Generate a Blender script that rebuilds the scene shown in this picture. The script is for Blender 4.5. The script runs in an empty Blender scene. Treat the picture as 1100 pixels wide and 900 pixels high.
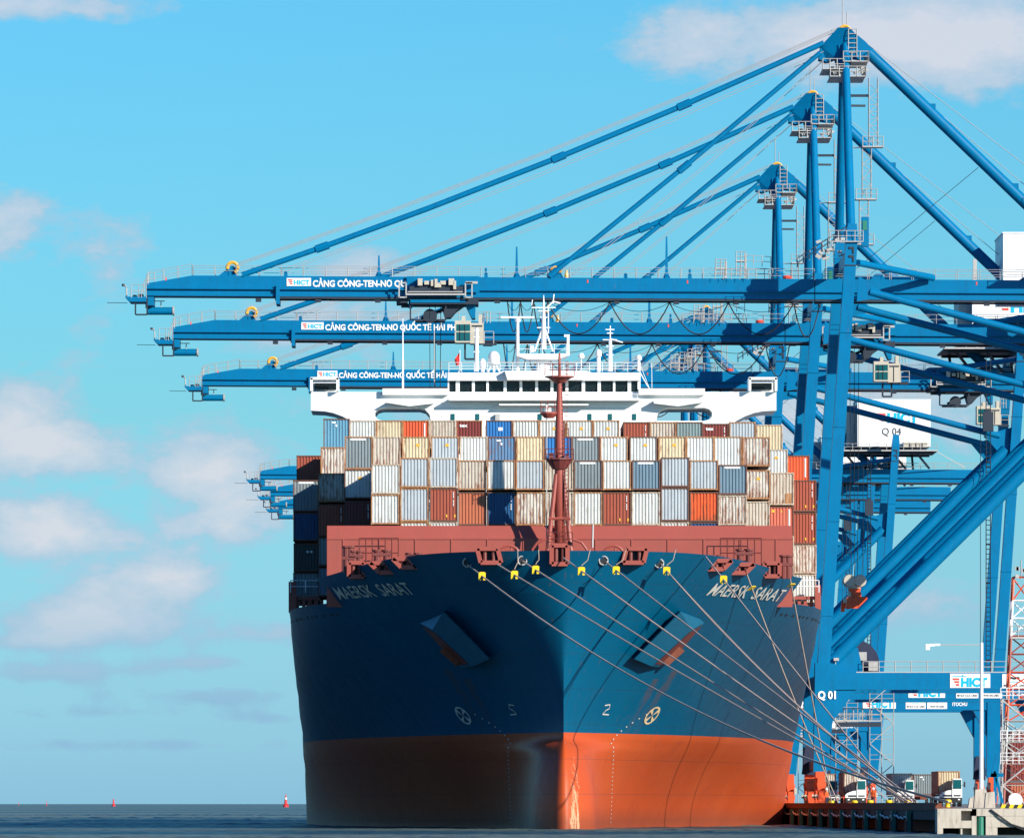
import bpy, math, random
from math import sin, cos, pi, sqrt, radians
from mathutils import Vector

random.seed(7)
scene = bpy.context.scene
COL = scene.collection

# ------------------------------------------------------------------ camera, sky, sun, exposure
F, VX, VY, CZ = 8000.0, 495.0, 863.0, 2.1      # focal length and horizon of the 1100 px wide view; eye height


def P(px, py, d):
    """metres of the point seen at (px, py) of the 1100x900 photo when it stands d metres away"""
    return Vector(((px - VX) * d / F, d, (VY - py) * d / F + CZ))


cam_data = bpy.data.cameras.new('camera')
cam = bpy.data.objects.new('camera', cam_data)
COL.objects.link(cam)
cam.location = (0, 0, CZ)
cam.rotation_euler = (radians(90), 0, 0)
cam_data.sensor_width = 36
cam_data.lens = 36 * F / 1100
cam_data.shift_x = (550 - VX) / 1100
cam_data.shift_y = (VY - 450) / 1100
cam_data.clip_start = 5
cam_data.clip_end = 90000
scene.camera = cam

SUN_AZ, SUN_EL = radians(43), radians(21.6)     # azimuth measured from behind the camera towards its right
sun_dir = Vector((sin(SUN_AZ) * cos(SUN_EL), -cos(SUN_AZ) * cos(SUN_EL), sin(SUN_EL)))
sun_data = bpy.data.lights.new('sun', 'SUN')
sun_data.energy = 5.0
sun_data.angle = radians(0.5)
sun_data.color = (1.0, 0.93, 0.83)
sun = bpy.data.objects.new('sun', sun_data)
COL.objects.link(sun)
sun.rotation_euler = sun_dir.to_track_quat('Z', 'Y').to_euler()
sun.location = sun_dir * 500

vs = scene.view_settings
vs.view_transform = 'Standard'
vs.look = 'None'
vs.gamma = 1
vs.use_curve_mapping = False
vs.exposure = 0.40
scene.render.engine = 'CYCLES'
scene.cycles.max_bounces = 6
scene.cycles.diffuse_bounces = 3
scene.cycles.glossy_bounces = 3

# sky and cloud settings
SKY_STR = 0.09
SKY_TINT = [(0.0, (0.53, 1.10, 1.98)), (0.026, (0.45, 0.95, 1.55)), (0.06, (0.38, 0.88, 1.18)), (0.17, (0.27, 0.90, 1.2)), (0.4, (0.09, 0.44, 1.05)), (1.0, (0.05, 0.34, 0.98))]
CLOUD_DARK, CLOUD_LIT = (3.5, 4.9, 6.2), (6.3, 6.1, 6.6)
CLOUD_LOW = (2.35, 4.25, 5.9)
# lobes of cloud: azimuth and elevation (as seen at these pixels of the photo), half widths, weight
CLOUDS = [(10, 240, 55, 42, .85), (115, 260, 60, 42, .62), (10, 455, 70, 55, 1.2), (75, 480, 55, 30, .8), (110, 340, 50, 50, .4),
          (215, 500, 75, 40, 1.1), (265, 555, 70, 34, .85), (30, 575, 75, 34, .95), (120, 570, 110, 22, .6), (170, 625, 70, 30, .8), (55, 670, 70, 26, .8), (160, 675, 90, 26, .8), (90, 640, 60, 26, .5),
          (50, 722, 120, 14, .85), (215, 712, 60, 9, .7), (230, 748, 120, 11, .72), (110, 765, 90, 8, .6), (150, 800, 190, 8, .62), (290, 770, 60, 8, .5), (20, 690, 60, 10, .6), (190, 620, 60, 22, .5), (60, 545, 60, 16, .5), (800, 40, 200, 42, .62), (960, 45, 220, 55, .72), (1090, 30, 160, 70, .7),
          (60, 8, 120, 18, .9), (395, 286, 70, 22, .85), (340, 350, 120, 36, .75), (600, 440, 300, 60, .6), (1000, 420, 160, 60, .7),
          (1000, 650, 90, 34, .8), (860, 470, 60, 50, .5), (290, 680, 50, 16, .6), (1900, 500, 300, 90, .9), (-700, 560, 300, 70, .9), (-400, 200, 200, 60, .7)]

world = bpy.data.worlds.new('World')
scene.world = world
world.use_nodes = True
wt = world.node_tree
for n in list(wt.nodes):
    wt.nodes.remove(n)


class NT:
    """tiny helper to chain shader nodes"""
    def __init__(self, tree):
        self.t = tree

    def n(self, typ, **kw):
        nd = self.t.nodes.new(typ)
        for k, v in kw.items():
            setattr(nd, k, v)
        return nd

    def l(self, a, b):
        self.t.links.new(a, b)

    def m(self, op, a, b=None, c=None, clamp=False):
        nd = self.t.nodes.new('ShaderNodeMath')
        nd.operation = op
        nd.use_clamp = clamp
        for i, v in enumerate((a, b, c)):
            if v is None:
                continue
            if isinstance(v, (int, float)):
                nd.inputs[i].default_value = v
            else:
                self.t.links.new(v, nd.inputs[i])
        return nd.outputs[0]

    def mix(self, fac, a, b, blend='MIX'):
        nd = self.t.nodes.new('ShaderNodeMix')
        nd.data_type = 'RGBA'
        nd.blend_type = blend
        for i, v in ((0, fac), (6, a), (7, b)):
            if isinstance(v, (int, float)):
                nd.inputs[i].default_value = v
            elif isinstance(v, tuple):
                nd.inputs[i].default_value = (*v[:3], 1)
            else:
                self.t.links.new(v, nd.inputs[i])
        return nd.outputs[2]

    def ramp(self, fac, stops, interp='LINEAR'):
        nd = self.t.nodes.new('ShaderNodeValToRGB')
        nd.color_ramp.interpolation = interp
        while len(nd.color_ramp.elements) < len(stops):
            nd.color_ramp.elements.new(0.5)
        for e, (p, c) in zip(nd.color_ramp.elements, stops):
            e.position = p
            e.color = (*c[:3], 1) if isinstance(c, tuple) else (c, c, c, 1)
        self.t.links.new(fac, nd.inputs[0])
        return nd.outputs[0]

    def noise(self, vec, scale, detail=4, rough=0.55, dim='3D', w=None, dist=0.0):
        nd = self.t.nodes.new('ShaderNodeTexNoise')
        nd.noise_dimensions = dim
        if vec is not None:
            self.t.links.new(vec, nd.inputs['Vector'])
        nd.inputs['Scale'].default_value = scale
        nd.inputs['Detail'].default_value = detail
        nd.inputs['Roughness'].default_value = rough
        nd.inputs['Distortion'].default_value = dist
        if w is not None:
            self.t.links.new(w, nd.inputs['W'])
        return nd.outputs['Fac']


W = NT(wt)
sky = W.n('ShaderNodeTexSky', sky_type='NISHITA', sun_disc=False)
sky.sun_elevation = SUN_EL
sky.sun_rotation = pi - SUN_AZ                  # the sky's rotation 0 looks along +Y, growing towards +X
sky.air_density = 1.0
sky.dust_density = 0.6
sky.ozone_density = 2.5
gen = W.n('ShaderNodeTexCoord').outputs['Generated']
sep = W.n('ShaderNodeSeparateXYZ')
W.l(gen, sep.inputs[0])
X_, Y_, Z_ = sep.outputs
yy = W.m('MAXIMUM', Y_, 0.02)
az = W.m('MULTIPLY', W.m('DIVIDE', X_, yy), 80.0)        # azimuth and elevation of the direction, in 1/80 rad
el = W.m('MULTIPLY', W.m('DIVIDE', Z_, yy), 80.0)
elz = W.m('MULTIPLY', Z_, 80.0)
tint = W.ramp(W.m('DIVIDE', elz, 70.0, clamp=True), SKY_TINT)
base_sky = W.mix(1.0, sky.outputs[0], tint, 'MULTIPLY')
# cumulus banks: soft lobes broken up by noise, fixed by compass direction
comb = W.n('ShaderNodeCombineXYZ')
W.l(az, comb.inputs[0])
W.l(W.m('MULTIPLY', el, 1.7), comb.inputs[1])
n1 = W.noise(comb.outputs[0], 1.05, 9, 0.58, dist=0.25)
n2 = W.noise(comb.outputs[0], 3.4, 7, 0.62)
dens = None
for (cx, cy, rx, ry, w) in CLOUDS:
    a0, e0 = (cx - VX) / 100.0, (VY - cy) / 100.0
    dx = W.m('MULTIPLY', W.m('SUBTRACT', az, a0), 100.0 / rx)
    dy = W.m('MULTIPLY', W.m('SUBTRACT', el, e0), 100.0 / ry)
    r2 = W.m('ADD', W.m('MULTIPLY', dx, dx), W.m('MULTIPLY', dy, dy))
    g = W.m('MULTIPLY', W.m('EXPONENT', W.m('MULTIPLY', r2, -1.0)), w)
    dens = g if dens is None else W.m('ADD', dens, g)
shape = W.m('ADD', dens, W.m('MULTIPLY', W.m('SUBTRACT', n1, 0.5), 1.5))
shape = W.m('ADD', shape, W.m('MULTIPLY', W.m('SUBTRACT', n2, 0.5), 0.75))
shape = W.m('MULTIPLY', shape, W.m('MINIMUM', W.m('MULTIPLY', dens, 4.0), 1.0))
mask = W.m('MULTIPLY', W.m('SUBTRACT', shape, 0.30), 2.3, clamp=True)
mask = W.m('MULTIPLY', W.m('SMOOTH_MIN', mask, 1.0, 0.3), 0.86, clamp=True)
lit = W.m('MULTIPLY', W.m('SUBTRACT', shape, 0.55), 1.3, clamp=True)
cloud_col = W.mix(lit, CLOUD_DARK, CLOUD_LIT)
lowc = W.m('DIVIDE', W.m('SUBTRACT', el, 1.1), 1.3, clamp=True)      # thin banks near the horizon are in shade
cloud_col = W.mix(lowc, CLOUD_LOW, cloud_col)
final = W.mix(mask, base_sky, cloud_col)
bg = W.n('ShaderNodeBackground')
bg.inputs['Strength'].default_value = SKY_STR
W.l(final, bg.inputs['Color'])
out = W.n('ShaderNodeOutputWorld')
W.l(bg.outputs[0], out.inputs['Surface'])


# ------------------------------------------------------------------ mesh helpers
class MB:
    """collects shapes, then links them as ONE mesh object"""
    def __init__(self):
        self.v, self.f = [], []

    def add(self, vs, fs):
        k = len(self.v)
        self.v += [tuple(p) for p in vs]
        self.f += [tuple(i + k for i in f) for f in fs]
        return self

    def box(self, x0, x1, y0, y1, z0, z1):
        vs = [(x, y, z) for z in (z0, z1) for (x, y) in ((x0, y0), (x1, y0), (x1, y1), (x0, y1))]
        return self.add(vs, [(3, 2, 1, 0), (4, 5, 6, 7), (0, 1, 5, 4), (1, 2, 6, 5), (2, 3, 7, 6), (3, 0, 4, 7)])

    def beam(self, p, q, w, h, w2=None, h2=None):
        """bar from p to q; w is its size across (in the picture plane when possible), h its size along Y"""
        p, q = Vector(p), Vector(q)
        d = (q - p).normalized()
        ref = Vector((0, 1, 0)) if abs(d.y) < 0.9 else Vector((0, 0, 1))
        a = d.cross(ref).normalized()
        b = d.cross(a).normalized()
        vs = []
        for c, ww, hh in ((p, w, h), (q, w2 or w, h2 or h)):
            for sa, sb in ((-1, -1), (1, -1), (1, 1), (-1, 1)):
                vs.append(c + a * (sa * ww / 2) + b * (sb * hh / 2))
        return self.add(vs, [(0, 1, 2, 3), (7, 6, 5, 4), (0, 4, 5, 1), (1, 5, 6, 2), (2, 6, 7, 3), (3, 7, 4, 0)])

    def tube(self, p, q, r, n=10, r2=None):
        return self.path([p, q], r, n, r2)

    def path(self, pts, r, n=6, r2=None):
        pts = [Vector(p) for p in pts]
        rings = []
        k = len(pts)
        for i, p in enumerate(pts):
            d = (pts[min(i + 1, k - 1)] - pts[max(i - 1, 0)]).normalized()
            ref = Vector((0, 0, 1)) if abs(d.z) < 0.95 else Vector((0, 1, 0))
            a = d.cross(ref).normalized()
            b = d.cross(a)
            rr = r if r2 is None else r + (r2 - r) * i / (k - 1)
            rings.append([p + (a * cos(2 * pi * j / n) + b * sin(2 * pi * j / n)) * rr for j in range(n)])
        vs = [v for ring in rings for v in ring]
        fs = []
        for i in range(k - 1):
            for j in range(n):
                j2 = (j + 1) % n
                fs.append((i * n + j, i * n + j2, (i + 1) * n + j2, (i + 1) * n + j))
        fs.append(tuple(range(n))[::-1])
        fs.append(tuple((k - 1) * n + j for j in range(n)))
        return self.add(vs, fs)

    def prism(self, pts, y0, y1):
        """outline of (x, z) points pushed from y0 to y1"""
        n = len(pts)
        vs = [(x, y0, z) for x, z in pts] + [(x, y1, z) for x, z in pts]
        fs = [tuple(range(n)), tuple(range(2 * n - 1, n - 1, -1))]
        for i in range(n):
            j = (i + 1) % n
            fs.append((i, i + n, j + n, j))
        return self.add(vs, fs)

    def lathe(self, c, prof, n=16, axis='Z'):
        """profile of (radius, height) points turned about an axis through c"""
        vs, fs = [], []
        c = Vector(c)
        for (r, h) in prof:
            for j in range(n):
                a = 2 * pi * j / n
                if axis == 'Z':
                    o = Vector((r * cos(a), r * sin(a), h))
                elif axis == 'Y':
                    o = Vector((r * cos(a), h, r * sin(a)))
                else:
                    o = Vector((h, r * cos(a), r * sin(a)))
                vs.append(c + o)
        for i in range(len(prof) - 1):
            for j in range(n):
                j2 = (j + 1) % n
                fs.append((i * n + j, i * n + j2, (i + 1) * n + j2, (i + 1) * n + j))
        fs.append(tuple(range(n))[::-1])
        fs.append(tuple((len(prof) - 1) * n + j for j in range(n)))
        return self.add(vs, fs)

    def ring(self, c, r, t, n=24, axis='Y', a0=0.0, a1=2 * pi, k=6):
        """torus or arc of tube radius t"""
        c = Vector(c)
        pts = []
        for i in range(n + 1):
            a = a0 + (a1 - a0) * i / n
            if axis == 'Y':
                pts.append(c + Vector((r * cos(a), 0, r * sin(a))))
            else:
                pts.append(c + Vector((r * cos(a), r * sin(a), 0)))
        return self.path(pts, t, k)

    def rail(self, pts, h=1.1, step=2.3, r=0.035, rows=2):
        """handrail along a polyline"""
        pts = [Vector(p) for p in pts]
        up = Vector((0, 0, 1))
        for a, b in zip(pts, pts[1:]):
            L = (b - a).length
            k = max(1, round(L / step))
            for i in range(k + 1):
                q = a.lerp(b, i / k)
                self.tube(q, q + up * h, r, 4)
            for j in range(rows):
                z = up * h * (rows - j) / rows
                self.tube(a + z, b + z, r * 0.8, 4)
        return self

    def build(self, name, mat, parent=None, smooth=False, origin=None):
        me = bpy.data.meshes.new(name)
        o0 = Vector((0, 0, 0))
        p = parent
        while p is not None:
            o0 += p.location
            p = p.parent
        if origin is not None and parent is None:
            o0 = Vector(origin)
        me.from_pydata([(x - o0.x, y - o0.y, z - o0.z) for x, y, z in self.v], [], self.f)
        me.materials.append(mat)
        if smooth:
            for p_ in me.polygons:
                p_.use_smooth = True
        me.validate()
        me.update()
        ob = bpy.data.objects.new(name, me)
        if origin is not None and parent is None:
            ob.location = o0
        COL.objects.link(ob)
        ob.parent = parent
        return ob


def smooth_by_angle(ob, deg=35):
    me = ob.data
    lim = cos(radians(deg))
    import bmesh
    bm = bmesh.new()
    bm.from_mesh(me)
    bmesh.ops.recalc_face_normals(bm, faces=bm.faces)
    for f in bm.faces:
        f.smooth = True
    for e in bm.edges:
        if len(e.link_faces) == 2 and e.link_faces[0].normal.dot(e.link_faces[1].normal) < lim:
            e.smooth = False
    bm.to_mesh(me)
    bm.free()
    return ob


def empty(name, loc, label=None, cat=None, group=None):
    o = bpy.data.objects.new(name, None)
    o.location = loc
    o.empty_display_size = 0.5
    COL.objects.link(o)
    return tag(o, label, cat, group)


def tag(o, label=None, cat=None, group=None, kind=None):
    for k, v in (('label', label), ('category', cat), ('group', group), ('kind', kind)):
        if v:
            o[k] = v
    return o


def copy_tree(o, parent=None):
    c = o.copy()
    COL.objects.link(c)
    c.parent = parent
    for ch in list(o.children):
        copy_tree(ch, c)
    return c


FONT_CACHE = {}


def text_mesh(body, height, width=None, bold=0.0, shear=0.0):
    """(vertices as (x, y), faces) of a line of writing; lower left corner at 0, 0; capitals `height` tall"""
    key = (body, height, width, bold, shear)
    if key in FONT_CACHE:
        return FONT_CACHE[key]
    cu = bpy.data.curves.new('writing', 'FONT')
    cu.body = body
    cu.size = 1
    cu.offset = bold
    cu.resolution_u = 3
    cu.shear = shear
    ob = bpy.data.objects.new('writing', cu)
    COL.objects.link(ob)
    dg = bpy.context.evaluated_depsgraph_get()
    me = bpy.data.meshes.new_from_object(ob.evaluated_get(dg))
    vs = [(v.co.x, v.co.y) for v in me.vertices]
    fs = [tuple(p.vertices) for p in me.polygons]
    bpy.data.objects.remove(ob)
    bpy.data.curves.remove(cu)
    bpy.data.meshes.remove(me)
    x0, x1 = min(v[0] for v in vs), max(v[0] for v in vs)
    cap = 0.70
    sy = height / cap
    sx = sy if width is None else width / (x1 - x0)
    vs = [((x - x0) * sx, y * sy) for x, y in vs]
    FONT_CACHE[key] = (vs, fs)
    return vs, fs


def write_on_plane(mb, body, x, y, z, height, width=None, bold=0.02, thick=0.02, shear=0.0):
    """writing standing in the XZ plane at y, facing the camera side"""
    vs, fs = text_mesh(body, height, width, bold, shear)
    mb.add([(x + a, y, z + b) for a, b in vs], fs)
    return mb


# ------------------------------------------------------------------ materials
def new_mat(name):
    m = bpy.data.materials.new(name)
    m.use_nodes = True
    t = m.node_tree
    return m, NT(t), t.nodes['Principled BSDF']


def paint(name, col, rough=0.45, dirt=0.25, dirt_col=None, rust=0.0, metal=0.0, spec=0.5, streak=True, scale=0.35, bump=0.0, foot=0.0):
    """weathered paint: broad fading, vertical grime runs, patches of rust"""
    m, N, b = new_mat(name)
    tc = N.n('ShaderNodeTexCoord').outputs['Object']
    oi = N.n('ShaderNodeObjectInfo').outputs['Random']
    mp = N.n('ShaderNodeMapping')
    N.l(tc, mp.inputs[0])
    mp.inputs['Scale'].default_value = (1, 1, 0.18 if streak else 1)
    w = N.m('MULTIPLY', oi, 37.0)
    nz = N.noise(mp.outputs[0], scale * 3.1, 6, 0.65, '4D', w)
    nb = N.noise(tc, scale, 3, 0.5, '4D', w)
    dc = dirt_col or tuple(c * 0.45 + 0.02 for c in col)
    f = N.m('MULTIPLY', N.m('SUBTRACT', nz, 0.48), 3.0, clamp=True)
    c1 = N.mix(N.m('MULTIPLY', f, dirt), col, dc)
    lighter = tuple(min(1, c * 1.25 + 0.001) for c in col)
    c1 = N.mix(N.m('MULTIPLY', N.m('SUBTRACT', nb, 0.45), 2.2, clamp=True), c1, N.mix(0.5, c1, lighter))
    if rust > 0:
        nr = N.noise(mp.outputs[0], scale * 6.5, 8, 0.7, '4D', w)
        if foot:                                # rust gathers along the bottom and the top rail
            sz = N.n('ShaderNodeSeparateXYZ')
            N.l(tc, sz.inputs[0])
            lowf = N.m('SUBTRACT', 1.0, N.m('DIVIDE', sz.outputs[2], foot), clamp=True)
            sidef = N.m('MULTIPLY', N.m('SUBTRACT', N.m('ABSOLUTE', sz.outputs[0]), 0.85), 2.6, clamp=True)
            nr = N.m('ADD', nr, N.m('MULTIPLY', N.m('MAXIMUM', lowf, sidef), 0.10))
        fr = N.m('MULTIPLY', N.m('SUBTRACT', nr, 0.66 - rust * 0.30), 8.0, clamp=True)
        c1 = N.mix(N.m('MULTIPLY', fr, 0.85), c1, (0.24, 0.075, 0.025))
    N.l(c1, b.inputs['Base Color'])
    N.l(N.m('ADD', N.m('MULTIPLY', nz, 0.35), rough - 0.17), b.inputs['Roughness'])
    b.inputs['Metallic'].default_value = metal
    b.inputs['Specular IOR Level'].default_value = spec
    if bump:
        bp = N.n('ShaderNodeBump')
        bp.inputs['Strength'].default_value = bump
        bp.inputs['Distance'].default_value = 0.05
        N.l(nz, bp.inputs['Height'])
        N.l(bp.outputs[0], b.inputs['Normal'])
    return m

# ------------------------------------------------------------------ shared materials
BLUE = (0.0, 0.152, 0.325)
M = {}
M['crane'] = paint('crane_blue_paint', BLUE, 0.38, 0.5, (0.004, 0.065, 0.155), 0.04, scale=0.7, spec=.16)
M['crane_dark'] = paint('dark_steel', (0.012, 0.022, 0.04), 0.55, 0.3)
M['grey'] = paint('galvanised_steel', (0.42, 0.41, 0.39), 0.45, 0.4, (0.2, 0.17, 0.14), 0.1, scale=1.5)
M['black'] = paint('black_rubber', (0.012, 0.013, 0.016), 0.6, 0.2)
M['white'] = paint('white_paint', (0.80, 0.80, 0.78), 0.4, 0.12, (0.55, 0.5, 0.42), 0.0, scale=0.4)
M['white_ship'] = paint('white_ship_paint', (0.82, 0.82, 0.79), 0.38, 0.14, (0.6, 0.54, 0.45), 0.10, scale=0.35)
M['cream'] = paint('cream_paint', (0.50, 0.45, 0.36), 0.45, 0.5, (0.4, 0.32, 0.22), 0.1, scale=1.2)
M['oxide'] = paint('oxide_red_deck_paint', (0.33, 0.068, 0.047), 0.5, 0.5, (0.22, 0.052, 0.038), 0.12, scale=0.5)
M['oxide_dark'] = paint('dark_oxide_red_paint', (0.17, 0.035, 0.028), 0.55, 0.3, (0.06, 0.02, 0.02), 0.2, scale=1.0)
M['orange'] = paint('orange_machinery_paint', (0.70, 0.085, 0.018), 0.45, 0.35, (0.2, 0.03, 0.02), 0.05, scale=1.5)
M['yellow'] = paint('yellow_paint', (0.80, 0.55, 0.01), 0.4, 0.2, (0.4, 0.25, 0.02), 0.05, scale=2)
M['ochre'] = paint('ochre_yellow_paint', (0.75, 0.40, 0.04), 0.4, 0.2, (0.4, 0.2, 0.02), 0.0, scale=2)
M['red'] = paint('red_paint', (0.62, 0.03, 0.03), 0.4, 0.25, (0.25, 0.02, 0.02), 0.0, scale=1)
M['green'] = paint('green_paint', (0.01, 0.19, 0.12), 0.5, 0.4, (0.05, 0.06, 0.04), 0.25, scale=2)
M['rust'] = paint('rusty_steel', (0.17, 0.045, 0.022), 0.8, 0.6, (0.05, 0.02, 0.015), 0.3, scale=1)
M['post_green'] = paint('faded_green_paint', (0.05, 0.20, 0.15), 0.6, 0.5, (0.10, 0.06, 0.04), 0.3, scale=2)
M['shade_concrete'] = paint('painted_shade_concrete', (0.035, 0.035, 0.035), 0.8, 0.6, (0.012, 0.012, 0.014), .1, scale=1)  # near-black colour painting the shade of the quay face and its openings
M['concrete'] = paint('weathered_concrete', (0.50, 0.44, 0.36), 0.85, 1.0, (0.16, 0.13, 0.10), 0.12, scale=1.1, bump=0.5)
M['text_white'] = paint('white_lettering_paint', (0.86, 0.86, 0.84), 0.4, 0.1, (0.6, 0.58, 0.55), 0.0, scale=0.7)
M['text_cyan'] = paint('cyan_lettering_paint', (0.0, 0.42, 0.72), 0.4, 0.05)
M['text_red'] = paint('red_lettering_paint', (0.70, 0.08, 0.05), 0.4, 0.05)
M['text_black'] = paint('black_lettering_paint', (0.02, 0.025, 0.03), 0.4, 0.05)
M['fabric_red'] = paint('red_flag_cloth', (0.60, 0.02, 0.015), 0.8, 0.1)
M['tarp'] = paint('navy_tarpaulin', (0.012, 0.02, 0.055), 0.7, 0.4, (0.005, 0.008, 0.02))


def rope_mat():
    m, N, b = new_mat('sun_bleached_rope')
    tc = N.n('ShaderNodeTexCoord').outputs['Object']
    nz = N.noise(tc, 1.2, 4)
    N.l(N.mix(nz, (0.58, 0.46, 0.38), (0.40, 0.30, 0.24)), b.inputs['Base Color'])
    b.inputs['Roughness'].default_value = 0.85
    return m


M['rope'] = rope_mat()


def glass_mat(name, col, rough=0.08):
    m, N, b = new_mat(name)
    tc = N.n('ShaderNodeTexCoord').outputs['Object']
    nz = N.noise(tc, 0.8, 2)
    N.l(N.mix(nz, col, tuple(c * 1.8 + 0.004 for c in col)), b.inputs['Base Color'])
    b.inputs['Roughness'].default_value = rough
    b.inputs['Specular IOR Level'].default_value = 0.35
    return m


M['glass'] = glass_mat('dark_bridge_glass', (0.004, 0.008, 0.010), .25)
M['glass_teal'] = glass_mat('teal_cab_glass', (0.005, 0.07, 0.08))


def hull_mat():
    """blue topsides over red boot topping, with plate seams, vertical grime, scuffs and rust runs"""
    m, N, b = new_mat('ship_hull_paint')
    tc = N.n('ShaderNodeTexCoord').outputs['Object']
    sp = N.n('ShaderNodeSeparateXYZ')
    N.l(tc, sp.inputs[0])
    x, y, z = sp.outputs
    mp = N.n('ShaderNodeMapping')
    N.l(tc, mp.inputs[0])
    mp.inputs['Scale'].default_value = (1, 1, 0.12)
    mh = N.n('ShaderNodeMapping')
    N.l(tc, mh.inputs[0])
    mh.inputs['Scale'].default_value = (0.15, 0.15, 1.3)
    big = N.noise(tc, 0.07, 4, 0.6)
    runs = N.noise(mp.outputs[0], 0.9, 7, 0.7)
    runs2 = N.noise(mp.outputs[0], 3.0, 6, 0.7)
    scuff = N.noise(mh.outputs[0], 1.1, 8, 0.75)
    fine = N.noise(tc, 2.2, 8, 0.7)
    blue = N.mix(N.m('MULTIPLY', N.m('SUBTRACT', big, 0.4), 2.5, clamp=True), (0.0, 0.078, 0.155), (0.0, 0.096, 0.18))
    blue = N.mix(N.m('MULTIPLY', N.m('SUBTRACT', runs, 0.5), 1.6, clamp=True), blue, (0.006, 0.058, 0.105))
    blue = N.mix(N.m('MULTIPLY', N.m('SUBTRACT', runs2, 0.66), 2.4, clamp=True), blue, (0.10, 0.055, 0.035))
    rr_ = N.n('ShaderNodeMapping')
    N.l(tc, rr_.inputs[0])
    rr_.inputs['Scale'].default_value = (1, 1, 0.05)
    rv = N.noise(rr_.outputs[0], 3.2, 3, 0.5)
    blue = N.mix(N.m('MULTIPLY', N.m('MULTIPLY', N.m('SUBTRACT', rv, 0.66), 9.0, clamp=True), N.m('MULTIPLY', fine, 1.1)), blue, (0.12, 0.05, 0.02))
    blue = N.mix(N.m('MULTIPLY', N.m('SUBTRACT', N.noise(tc, .9, 9, .75), 0.66), 6.0, clamp=True), blue, (0.03, 0.09, 0.13))
    # rust weeping down from below each anchor pocket
    ax_ = N.m('ABSOLUTE', x)
    wv_ = N.m('MULTIPLY', N.m('SUBTRACT', N.noise(mp.outputs[0], 1.5, 3, .5), .5), 1.2)
    for x0_, k_, top_ in ((9.6, .62, 13.4), (8.0, .55, 12.6)):
        line_ = N.m('ABSOLUTE', N.m('SUBTRACT', N.m('ADD', ax_, wv_), N.m('ADD', x0_ - top_ * k_, N.m('MULTIPLY', z, k_))))
        st_ = N.m('SUBTRACT', 1.0, N.m('DIVIDE', line_, .42), clamp=True)
        st_ = N.m('MULTIPLY', st_, N.m('MULTIPLY', N.m('LESS_THAN', z, top_), N.m('DIVIDE', N.m('SUBTRACT', z, 6.5), 7.0, clamp=True)))
        blue = N.mix(N.m('MULTIPLY', st_, N.m('MULTIPLY', fine, 1.1)), blue, (0.13, 0.055, 0.02))
    # greyer and darker from the forecastle end aft
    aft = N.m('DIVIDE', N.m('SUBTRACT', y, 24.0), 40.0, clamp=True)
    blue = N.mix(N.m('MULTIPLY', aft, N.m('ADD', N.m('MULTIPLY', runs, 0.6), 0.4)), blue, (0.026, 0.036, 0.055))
    red = N.mix(N.m('MULTIPLY', N.m('SUBTRACT', big, 0.4), 3.0, clamp=True), (0.49, 0.066, 0.010), (0.55, 0.088, 0.017))
    red = N.mix(N.m('MULTIPLY', N.m('SUBTRACT', runs, 0.47), 1.5, clamp=True), red, (0.40, 0.085, 0.035))
    red = N.mix(N.m('MULTIPLY', N.m('SUBTRACT', scuff, 0.56), 3.0, clamp=True), red, (0.30, 0.05, 0.03))
    ms = N.n('ShaderNodeMapping')
    N.l(tc, ms.inputs[0])
    ms.inputs['Scale'].default_value = (0.10, 0.10, 2.6)
    scr = N.noise(ms.outputs[0], 1.6, 9, .8)
    red = N.mix(N.m('MULTIPLY', N.m('SUBTRACT', scr, 0.70), 9.0, clamp=True), red, (0.62, 0.26, 0.14))
    blue = N.mix(N.m('MULTIPLY', N.m('MULTIPLY', N.m('SUBTRACT', scr, 0.70), 9.0, clamp=True), .5), blue, (0.12, 0.17, 0.20))
    # wet, weedy band just above the water
    wet = N.m('MULTIPLY', N.m('SUBTRACT', N.m('ADD', 1.4, N.m('MULTIPLY', fine, 0.9)), z), 0.8, clamp=True)
    red = N.mix(N.m('MULTIPLY', wet, 0.5), red, (0.14, 0.05, 0.03))
    edge = N.m('ADD', z, N.m('MULTIPLY', N.m('SUBTRACT', fine, 0.5), 0.05))
    isblue = N.m('GREATER_THAN', edge, 8.0)
    c = N.mix(isblue, red, blue)
    # scraped line of primer on the stem bar
    bar = N.m('MULTIPLY', N.m('LESS_THAN', N.m('ABSOLUTE', N.m('SUBTRACT', x, N.m('ADD', .55, N.m('MULTIPLY', runs2, .6)))), 0.34), N.m('LESS_THAN', y, 3.5))
    bar = N.m('MULTIPLY', bar, N.m('GREATER_THAN', N.noise(mp.outputs[0], 4.5, 8, .8), N.m('ADD', 0.46, N.m('MULTIPLY', z, .022))))
    bar = N.m('MULTIPLY', bar, N.m('LESS_THAN', z, 6.3))
    c = N.mix(N.m('MULTIPLY', bar, 0.8), c, (0.66, 0.42, 0.24))
    # plate seams
    seam_z = N.m('ABSOLUTE', N.m('SUBTRACT', N.m('FRACT', N.m('DIVIDE', z, 2.9)), 0.5))
    seam_y = N.m('ABSOLUTE', N.m('SUBTRACT', N.m('FRACT', N.m('DIVIDE', y, 9.5)), 0.5))
    s1 = N.m('GREATER_THAN', seam_z, 0.492)
    s2 = N.m('GREATER_THAN', seam_y, 0.496)
    seam = N.m('MAXIMUM', s1, s2)
    c = N.mix(N.m('MULTIPLY', seam, 0.4), c, (0.02, 0.03, 0.04))
    N.l(c, b.inputs['Base Color'])
    N.l(N.m('ADD', N.m('ADD', N.m('MULTIPLY', fine, 0.25), N.m('SUBTRACT', .13, N.m('MULTIPLY', isblue, .13))), N.m('ADD', 0.18, N.m('MULTIPLY', runs, 0.12))), b.inputs['Roughness'])
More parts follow.
